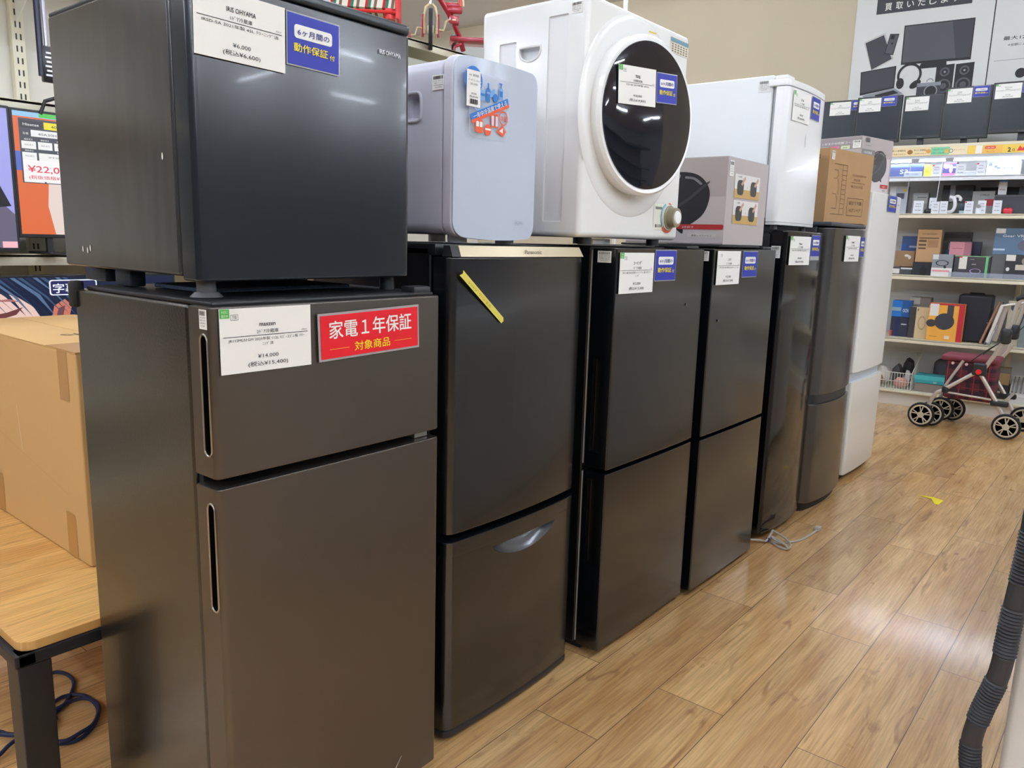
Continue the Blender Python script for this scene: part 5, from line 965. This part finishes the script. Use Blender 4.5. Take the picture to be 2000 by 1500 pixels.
for k, (lb, c_, x, y, s_, rz2) in enumerate((('white crumpled paper packet at left in the wire basket', (220, 214, 206), 0.085, 0.16, (0.11, 0.09, 0.14), 0.3), ('dark plastic bag packet in the middle of the wire basket', (66, 64, 68), 0.185, 0.17, (0.08, 0.10, 0.16), -0.4), ('pale triangular wrapper on top in the wire basket', (206, 204, 202), 0.26, 0.14, (0.05, 0.04, 0.14), 0.5), ('red and white patterned packet low in the wire basket', (222, 160, 150), 0.23, 0.055, (0.10, 0.05, 0.08), 0.1), ('black soft pouch at the back of the wire basket', (46, 44, 48), 0.24, 0.28, (0.09, 0.12, 0.22), 0.2), ('brown card packet at left front in the wire basket', (150, 120, 96), 0.07, 0.055, (0.09, 0.05, 0.09), 0.2))):
    bm = bmesh.new(); bmesh.ops.create_icosphere(bm, subdivisions=2, radius=0.5); r2 = random.Random(k + 5)
    for v in bm.verts: v.co = Vector((v.co.x * s_[0], v.co.y * s_[1], (v.co.z + 0.5) * s_[2])) * (1 + 0.25 * (r2.random() - 0.5)); v.co.z = max(v.co.z, 0)
    b = MB(); b._bm(bm, M(c_, 0.6)); b.sm = [False] * len(b.sm); o = b.build('packet', loc=gp(-0.14 + x, 0.03 + y, z + 0.009)); o.rotation_euler = (0, 0, TH + rz2); tag(o, lb, 'packet', 'packets in the wire basket')
gbox('cardboard_box', 'low brown box under the teal box on bottom shelf', 'box', 0.19, 0.42, z, z + 0.066, 0.07, 0.15, (142, 128, 120))
gbox('shoe_box', 'teal lidded box on a brown box on bottom shelf', 'box', 0.185, 0.425, z + 0.067, z + 0.125, 0.065, 0.16, (56, 158, 166), (('r', 0, .45, 1, 1, (80, 186, 190)),), (('BP', .6, .12, .3, .1, (200, 226, 226)),))
t_ = thing('bag', 'soft black bag behind the teal box on bottom shelf', 'bag', gp(0.275, 0.26, z), TH); b = MB(); b.box(0, 0.21, 0, 0.14, 0, 0.235, M((74, 72, 78), 0.7, bump=0.4, bs=14), 0.05, 5); b.build('body', t_, wn=True); b = MB(); b.tube([(0.03, 0.03, 0.22), (0.08, 0.02, 0.26), (0.15, 0.02, 0.26), (0.2, 0.03, 0.22)], 0.006, BLKMAT, 8); b.build('strap', t_)
gbox('cardboard_box', 'small brown box raised at right of bottom shelf', 'box', 0.69, 0.785, z + 0.10, z + 0.225, 0.20, 0.1, (160, 132, 90), (('r', 0, .7, 1, 1, (110, 104, 96)),))
gbox('storage_case', 'black case under the small brown box on bottom shelf', 'case', 0.68, 0.79, z, z + 0.099, 0.18, 0.14, (40, 40, 42))  # another black case, not a box
t_ = thing('typewriter', 'silver ribbed machine at right end of bottom shelf', 'machine', gp(0.80, 0.04, z), TH); b = MB(); b.prism([(0.0, 0.0), (0.0, 0.05), (0.24, 0.17), (0.24, 0.0)], 0.0, 0.24, M((210, 208, 204), 0.4), 'x', 0.004); b.build('body', t_, wn=True)
b = MB()
for k in range(9): b.box(0.012 + 0.025 * k, 0.022 + 0.025 * k, 0.03, 0.23, 0.0, 0.012, M((120, 120, 124), 0.4), 0.003, 1, Matrix.Translation((0, 0.0, 0.058)) @ Matrix.Rotation(0.46, 4, 'X'))
b.build('ribs', t_)

# ---- monitors on top of the shelving
MW = ((-0.80, 0.335, 2.30, 0.22, 'black monitor half hidden behind the white one-door fridge', 'DELL', True, 0.0),
      (-0.455, 0.315, 2.305, 0.18, 'black monitor leftmost of those fully visible above the shelving', 'NANAO', True, 0.02),
      (-0.132, 0.268, 2.295, 0.20, 'black monitor without a blue sign, above the lit case', 'Philips', False, 0.0),
      (0.144, 0.296, 2.325, 0.17, 'black monitor under the pictured speakers with a glinting blue sign', 'DENGEN', True, 0.02),
      (0.445, 0.400, 2.325, 0.12, 'black monitor at the right edge above the shelving', 'Princeton', True, 0.0))
for u, w_, zt, v, lb, br_, bl, dz in MW:
    hgt = zt - 1.985 + dz; z0 = zt - hgt
    t_ = thing('monitor', lb, 'monitor', gp(u, v, 1.916), TH); zz = z0 - 1.916
    b = MB(); b.box(0, w_, 0, 0.035, zz, zz + hgt, M((26, 27, 30), 0.4), 0.004); b.build('casing', t_, wn=True)
    f = Fr((0, 0, 0), 'side'); b = MB(); b.rect(f, 0.010, zz + 0.022, w_ - 0.010, zz + hgt - 0.010, M((30, 34, 42), 0.25, spec=0.3), 0.0006); b.build('screen', t_)
    b = MB(); b.box(w_ / 2 - 0.02, w_ / 2 + 0.02, 0.03, 0.06, 0.006, zz + 0.1, DKPL); b.box(w_ / 2 - 0.09, w_ / 2 + 0.09, 0.0, 0.15, 0.0, 0.008, DKPL, 0.002); b.build('stand', t_)
    cu = 0.015 if u > -0.7 else 0.135
    price_card(t_, f, cu, zz + hgt - 0.012, 0.155, 0.098, br_, '液晶ﾓﾆﾀｰ', 'LCD-2223 21.5ｲﾝﾁ 2018年製 HDMI', '¥5,000', '(税込¥5,500)')
    if bl: blue_sign(t_, f, cu + 0.162, zz + hgt - 0.006, 0.098, 0.070)
    b = MB(); b.txt(f, br_, w_ * 0.5, zz + 0.008, 0.008, GREYP, w=0.035); b.build('logo', t_)

# ---- wall poster
PO = thing('wall_poster', 'large white purchase poster picturing electronics above the monitors', 'poster', gp(-0.667, 0.735, 1.95), TH)
PG = M((222, 222, 218), 0.5)
def pu(u, z_): return (u + 0.667, z_ - 1.95)
for nm, a, c_ in (('poster_panel', 0.0, 0.990), ('poster_panel', 0.996, 2.3)):
    b = MB(); b.box(a, c_, 0.0, 0.012, 0, 1.45, PG, 0.002); b.build(nm, PO)
b = MB(); b.box(0.989, 0.997, -0.001, 0.010, 0, 1.45, DKPL); b.build('seam', PO)
f = Fr((0, 0, 0), 'side'); DG = M((66, 66, 72), 0.6); DG2 = M((86, 87, 92), 0.6); LG2 = M((150, 152, 158), 0.6); SK = M((34, 34, 38), 0.6)
b = MB(); P_ = lambda pts, m_, n_=0.001: b.poly(f, [pu(*q) for q in pts], m_, n_)
P_([(-0.512, 3.035), (0.166, 3.029), (0.17, 3.155), (-0.512, 3.155)], DG)
for i, ch in enumerate('買取いたします。'): b.txt(f, ch, -0.425 + 0.667 + 0.080 * i, 3.062 - 1.95, 0.062, PAPER, w=0.05 if ch != '。' else 0.018, bold=0.012, n=0.002)
P_([(-0.290, 2.925), (0.203, 2.922), (0.205, 2.620), (-0.287, 2.628)], SK); P_([(-0.282, 2.917), (0.195, 2.914), (0.197, 2.640), (-0.279, 2.644)], DG2, 0.0016); P_([(0.05, 2.915), (0.195, 2.914), (0.197, 2.640), (0.10, 2.642)], DG, 0.0022)
P_([(-0.14, 2.625), (0.04, 2.625), (0.045, 2.585), (-0.155, 2.585)], SK)
P_([(-0.585, 2.832), (-0.430, 2.890), (-0.345, 2.680), (-0.505, 2.600)], M((200, 196, 190), 0.5)); P_([(-0.572, 2.825), (-0.437, 2.872), (-0.360, 2.682), (-0.505, 2.612)], DG, 0.0016)
P_([(-0.390, 2.875), (-0.322, 2.868), (-0.352, 2.710), (-0.420, 2.725)], SK, 0.0022); P_([(-0.384, 2.868), (-0.328, 2.861), (-0.357, 2.718), (-0.413, 2.731)], DG2, 0.0028); b.disc(f, *pu(-0.368, 2.80), 0.007, 0.008, SK, 0.0034); P_([(-0.380, 2.864), (-0.352, 2.861), (-0.357, 2.830), (-0.385, 2.834)], SK, 0.0034)
P_([(-0.585, 2.600), (-0.318, 2.625), (-0.318, 2.455), (-0.575, 2.415)], SK, 0.0022); P_([(-0.577, 2.592), (-0.326, 2.616), (-0.326, 2.466), (-0.568, 2.428)], DG, 0.0028); P_([(-0.555, 2.412), (-0.318, 2.455), (-0.245, 2.405), (-0.50, 2.360)], LG2, 0.0022); P_([(-0.46, 2.410), (-0.32, 2.438), (-0.28, 2.412), (-0.44, 2.385)], SK, 0.0028)
c0 = pu(-0.215, 2.545); b.ring(f, c0[0], c0[1], 0.072, 0.090, SK, 0.0028, a0=-35, a1=205, k=30)
b.disc(f, c0[0] - 0.062, c0[1] - 0.060, 0.028, 0.042, SK, 0.0034); b.disc(f.rot(0.6, (c0[0] + 0.05, c0[1] - 0.075)), c0[0] + 0.05, c0[1] - 0.075, 0.045, 0.026, SK, 0.0034)
for k_ in (0.015, 0.150):
    u0 = k_ - 0.07 + 0.03; P_([(u0, 2.595), (u0 + 0.125, 2.600), (u0 + 0.125, 2.370), (u0, 2.370)], SK, 0.0016)
    q = pu(u0 + 0.062, 2.545); b.ring(f, q[0], q[1], 0.022, 0.034, DG2, 0.0022); b.disc(f, q[0], q[1], 0.008, 0.008, LG2, 0.0022)
    q = pu(u0 + 0.062, 2.440); b.ring(f, q[0], q[1], 0.040, 0.052, DG2, 0.0022); b.disc(f, q[0], q[1], 0.022, 0.022, DG2, 0.0028)
P_([(-0.150, 2.455), (0.020, 2.455), (0.020, 2.36), (-0.150, 2.36)], DG, 0.0028); P_([(-0.150, 2.475), (0.020, 2.475), (0.020, 2.448), (-0.150, 2.448)], LG2, 0.0034); q = pu(-0.048, 2.408); b.disc(f, q[0], q[1], 0.048, 0.048, LG2, 0.0040); b.disc(f, q[0], q[1], 0.040, 0.040, SK, 0.0046); b.ring(f, *pu(-0.060, 2.48), 0.018, 0.026, LG2, 0.0034, a0=0, a1=180)
b.txt(f, '保', pu(0.50, 0)[0], 3.09 - 1.95, 0.08, M((70, 80, 100), 0.6), w=0.07, n=0.001)
b.txt(f, '最大120万円', pu(0.405, 0)[0], 2.735 - 1.95, 0.030, SK, al='L', w=0.26, bold=0.01, n=0.001); b.txt(f, '※金額により異なります', pu(0.44, 0)[0], 2.690 - 1.95, 0.020, SK, al='L', w=0.26, n=0.001)
P_([(0.36, 2.592), (1.2, 2.592), (1.2, 2.590), (0.36, 2.590)], DG); b.disc(f, *pu(0.545, 2.49), 0.035, 0.035, SK, 0.001)
b.txt(f, 'お取引', pu(0.43, 0)[0], 2.375 - 1.95, 0.055, SK, al='L', w=0.21, bold=0.015, n=0.001)
b.build('poster_print', PO)

# ================================================================== WALKER
wk = thing('rollator_walker', 'silver wheeled walker with plaid bag in front of the shelving', 'walker', (0, 0, 0))
def wheel(c, par, r=0.082, rz=0.0, dbl=False):
    b = MB(); b.lathe([(r * 0.80, -0.014), (r * 0.94, -0.014), (r, -0.006), (r, 0.006), (r * 0.94, 0.014), (r * 0.80, 0.014), (r * 0.80, -0.014)], (0, 0, 0), RUB, 'y', 40); w_ = b.build('wheel', par, loc=c, sharp=50); w_.rotation_euler = (0, 0, rz)
    HB = M((196, 186, 164), 0.45); b = MB()
    n_ = 40; 
    for s_ in (0,): b.tube([(r * 0.76 * math.cos(2 * math.pi * i / n_), -0.012, r * 0.76 * math.sin(2 * math.pi * i / n_)) for i in range(n_)], 0.0065, HB, 6, True)
    b.cyl((0, -0.017, 0), (0, 0.015, 0), r * 0.25, HB, 20)
    for k in range(5):
        a = 2 * math.pi * k / 5 + 0.3
        for da in (-0.18, 0.18): b.tube([(r * 0.2 * math.cos(a), -0.012, r * 0.2 * math.sin(a)), (r * 0.68 * math.cos(a + da), -0.012, r * 0.68 * math.sin(a + da))], 0.0045, HB, 6)
    b.build('rim', w_); return w_
YN, YF = 5.72, 6.08
wheel((-1.103, YN + 0.0, 0.083), wk); wheel((-1.06, YN + 0.08, 0.083), wk); wheel((-0.612, YN - 0.0, 0.083), wk)
wheel((-1.045, YF - 0.04, 0.083), wk); wheel((-0.985, YF + 0.02, 0.083), wk); wheel((-0.56, YF, 0.083), wk)
SV = M((204, 198, 192), 0.35, 0.6)
for Y in (YN, YF):
    o_ = 0.0 if Y == YN else 0.012
    dY = 0.035
    b = MB(); b.tube(loops([(-1.089, Y + dY, 0.09), (-1.060, Y + dY, 0.185), (-1.030, Y + dY, 0.24), (-0.998, Y + dY, 0.261), (-0.90, Y + dY, 0.34), (-0.800, Y + dY, 0.42)], 0), 0.0125, SV, 12); b.build('front_tube', wk)
    b = MB(); b.tube([(-0.800, Y + dY, 0.40), (-0.691, Y + dY, 0.231), (-0.645, Y + dY, 0.150), (-0.612, Y + 0.03, 0.083)], 0.0125, SV, 12); b.build('rear_leg', wk)
    b = MB(); b.tube([(-0.775, Y + dY, 0.44), (-0.735, Y + dY, 0.52), (-0.695, Y + dY, 0.625), (-0.665, Y + dY, 0.76), (-0.648, Y + dY, 0.86), (-0.62, Y + dY, 0.90)], 0.0125, SV, 12); b.build('handle_tube', wk)
    b = MB(); b.tube([(-0.66, Y + dY, 0.885), (-0.56, Y + dY, 0.925), (-0.50, Y + dY, 0.92)], 0.017, BLKMAT, 12); b.build('hand_grip', wk)
    b = MB(); b.tube([(-0.992, Y + 0.05, 0.285), (-0.905, Y + 0.05, 0.467)], 0.009, SV, 10); b.build('brace', wk)
    b = MB(); b.tube([(-0.982, Y + 0.05, 0.248), (-0.72, Y + 0.05, 0.235)], 0.007, SV, 8); b.build('brace', wk)
    b = MB(); b.box(-0.845, -0.765, Y + 0.012, Y + 0.055, 0.385, 0.465, DKPL, 0.012, 3); h_ = b.build('hub', wk, wn=True)
    b = MB(); b.cyl((-0.805, Y + 0.006, 0.410), (-0.805, Y + 0.013, 0.410), 0.017, M((214, 40, 36), 0.4), 20); b.build('release_button', h_)
    b = MB(); b.box(-1.005, -0.965, Y + 0.018, Y + 0.055, 0.245, 0.285, DKPL, 0.008); b.build('joint', wk)
    b = MB(); b.box(-0.72, -0.62, Y + 0.018, Y + 0.055, 0.20, 0.235, DKPL, 0.01); b.build('joint', wk)
    b = MB(); b.box(-0.715, -0.655, Y + 0.005, Y + 0.06, 0.60, 0.70, DKPL, 0.02, 3); b.build('brake_housing', wk)
    b = MB(); b.tube(loops([(-0.86, Y + 0.03, 0.47), (-0.78, Y + 0.02, 0.55), (-0.70, Y + 0.01, 0.62), (-0.62, Y, 0.72), (-0.60, Y, 0.86)], 0), 0.003, BLKMAT, 6); b.build('brake_cable', wk)
b = MB(); b.tube([(-0.884, YF - 0.04, 0.163), (-0.832, YF - 0.04, 0.304), (-0.749, YF - 0.04, 0.436), (-0.678, YF - 0.04, 0.568)], 0.012, SV, 10); b.build('cross_tube', wk)
b = MB(); b.tube([(-0.80, 5.87, 0.59), (-0.745, 5.87, 0.83)], 0.010, M((226, 222, 214), 0.4), 10); b.tube([(-0.765, 5.9, 0.60), (-0.725, 5.9, 0.83)], 0.014, SV, 10); b.tube([(-0.75, 5.87, 0.83), (-0.62, 5.87, 0.86)], 0.008, SV, 8); b.build('seat_back_frame', wk)
b = MB(); b.tube([(-0.80, YN + 0.04, 0.43), (-0.80, YF + 0.03, 0.43)], 0.010, SV, 10); b.tube([(-0.64, YN + 0.04, 0.24), (-0.64, YF + 0.03, 0.24)], 0.010, SV, 10); b.build('cross_bar', wk)
PL = plaid()
b = MB(); b.box(-1.01, -0.72, YN + 0.10, YF - 0.06, 0.20, 0.47, PL, 0.02, 3); bag = b.build('shopping_bag', wk, wn=True); bag['label'] = 'dark red plaid cloth bag'
b = MB(); b.box(-1.045, -0.71, YN + 0.085, YF - 0.045, 0.455, 0.492, M((120, 52, 62), 0.7), 0.016, 4); b.build('bag_lid', bag, wn=True)
b = MB()
for x in (-0.97, -0.89, -0.835): b.cyl((x, YN + 0.095, 0.44), (x, YN + 0.088, 0.44), 0.009, M((226, 200, 190), 0.4), 14)
b.build('snap_button', bag)

# ================================================================== LOOSE THINGS ON THE FLOOR AND AT RIGHT
cd = thing('power_cord', 'light grey bundled power cord lying in front of black fridges', 'cord', (-1.0, 3.0, 0))
GC2 = M((196, 192, 184), 0.5); raw = [(-1.30, 2.85, .03), (-1.17, 2.86, .02), (-1.085, 2.932, .010), (-1.063, 2.939, .012), (-1.062, 2.989, .03), (-1.067, 3.02, .03), (-1.012, 3.001, .02), (-0.974, 2.967, .012), (-0.968, 2.922, .012), (-0.985, 2.931, .02), (-1.029, 2.949, .02), (-1.056, 2.978, .02), (-1.03, 2.984, .012), (-1.003, 2.965, .008), (-0.972, 2.927, .006), (-1.008, 2.926, .006), (-1.046, 2.96, .006), (-1.023, 2.964, .006), (-0.998, 2.997, .006), (-0.97, 3.058, .005), (-0.959, 3.133, .005), (-0.955, 3.21, .006)]
b = MB(); b.tube(loops([(q[0] + 1.0, q[1] - 3.0, q[2]) for q in raw], 0), 0.0042, GC2, 8); b.build('cable', cd)
b = MB(); b.box(-0.012, 0.012, -0.016, 0.016, 0, 0.018, GC2, 0.004, 2, Matrix.Translation((0.044, 0.232, 0.001))); b.box(-0.004, 0.004, 0.016, 0.034, 0.008, 0.011, CHROME, 0, 1, Matrix.Translation((0.044, 0.232, 0))); b.build('plug', cd)
b = MB(); b.cyl((-0.067, -0.05, 0.012), (-0.055, -0.045, 0.014), 0.008, M((40, 60, 150), 0.5), 10); b.build('tie', cd)
b = MB(); f = Fr((0, 0, 0.0), 'top'); YT = M((250, 232, 30), 0.6)
b.add([(-0.755, 4.067, 0.0015), (-0.748, 4.060, 0.0015), (-0.690, 4.050, 0.0015), (-0.664, 3.975, 0.0015), (-0.645, 3.972, 0.0015), (-0.640, 4.060, 0.0015), (-0.69, 4.085, 0.0015)], [(0, 1, 2, 6), (2, 3, 4, 5, 6)], YT, False)
tag(b.build('floor_tape'), 'torn yellow tape stuck on the wooden floor', 'tape')
wm = thing('washing_machine', 'white appliance corner at the bottom right edge', 'appliance', (-0.098, 1.50, 0))
b = MB(); b.box(0, 0.55, 0, 0.55, 0.03, 0.82, M((232, 230, 224), 0.4), 0.012, 4); b.build('cabinet', wm, wn=True)
b = MB(); b.box(0.02, 0.53, 0.02, 0.53, 0.0, 0.03, GREYP); b.build('base', wm)
b = MB(); b.box(0.0, 0.55, 0.0, 0.55, 0.82, 0.86, M((226, 226, 224), 0.4), 0.012, 4); b.build('lid', wm, wn=True)
for i, y in enumerate((2.06, 2.62, 3.18, 3.74, 4.30)):
    dup(wm, (-0.085, y, 0), None, 'white washing machine across the aisle, mirrored in the black doors')
for o in COL.objects:
    if o.name.startswith('washing_machine.'): o['group'] = 'washing machines across the aisle'
# corrugated drain hose hanging beside it
HZ = M((54, 55, 58), 0.55); ctl = [(-0.098, 1.472, 0.86), (-0.102, 1.472, 0.70), (-0.110, 1.472, 0.57), (-0.115, 1.472, 0.47), (-0.134, 1.472, 0.38), (-0.140, 1.472, 0.31), (-0.126, 1.472, 0.22), (-0.112, 1.46, 0.10), (-0.10, 1.42, 0.035), (-0.06, 1.35, 0.018), (0.1, 1.32, 0.018), (0.4, 1.32, 0.018)]
sm_ = loops(ctl, 0); cl = []; acc = 0
for a, c_ in zip(sm_[:-1], sm_[1:]):
    L_ = (Vector(c_) - Vector(a)).length; n_ = max(1, int(L_ / 0.0012))
    for k in range(n_): cl.append(tuple(Vector(a).lerp(Vector(c_), k / n_)))
P2, R2 = [], []; s_ = 0; prev = None
for q in cl:
    if prev is not None: s_ += (Vector(q) - Vector(prev)).length
    prev = q; per = s_ % 0.135; rib = per < 0.09
    P2.append(q); R2.append(0.0165 + (0.0018 * math.sin(2 * math.pi * s_ / 0.0062) if rib else -0.0002))
b = MB(); b.tube(P2, R2, HZ, 20); tag(b.build('drain_hose', sharp=80), 'grey corrugated hose hanging beside the white appliance', 'hose')

# ================================================================== ACROSS THE AISLE (seen only as reflections)
SH = M((120, 120, 122), 0.6)
for k, (x, y) in enumerate(((3.4, -2.6), (3.4, 0.4), (3.4, 3.4))):
    t_ = thing('display_shelving', 'dark shelving across the aisle reflected in the glossy doors', 'shelf', (x, y, 0), 0, 'shelving across the aisle')
    b = MB(); b.box(0.40, 0.44, 0, 2.9, 0.1, 1.95, M((150, 150, 152), 0.7)); b.build('back_panel', t_)
    for z in (0.1, 0.55, 1.0, 1.45, 1.9): b = MB(); b.box(0, 0.4, 0, 2.9, z, z + 0.03, SH); b.build('shelf_board', t_)
    for y_ in (0, 1.43, 2.86): b = MB(); b.box(0.40, 0.44, y_, y_ + 0.04, 0, 2.0, SH); b.build('upright', t_)
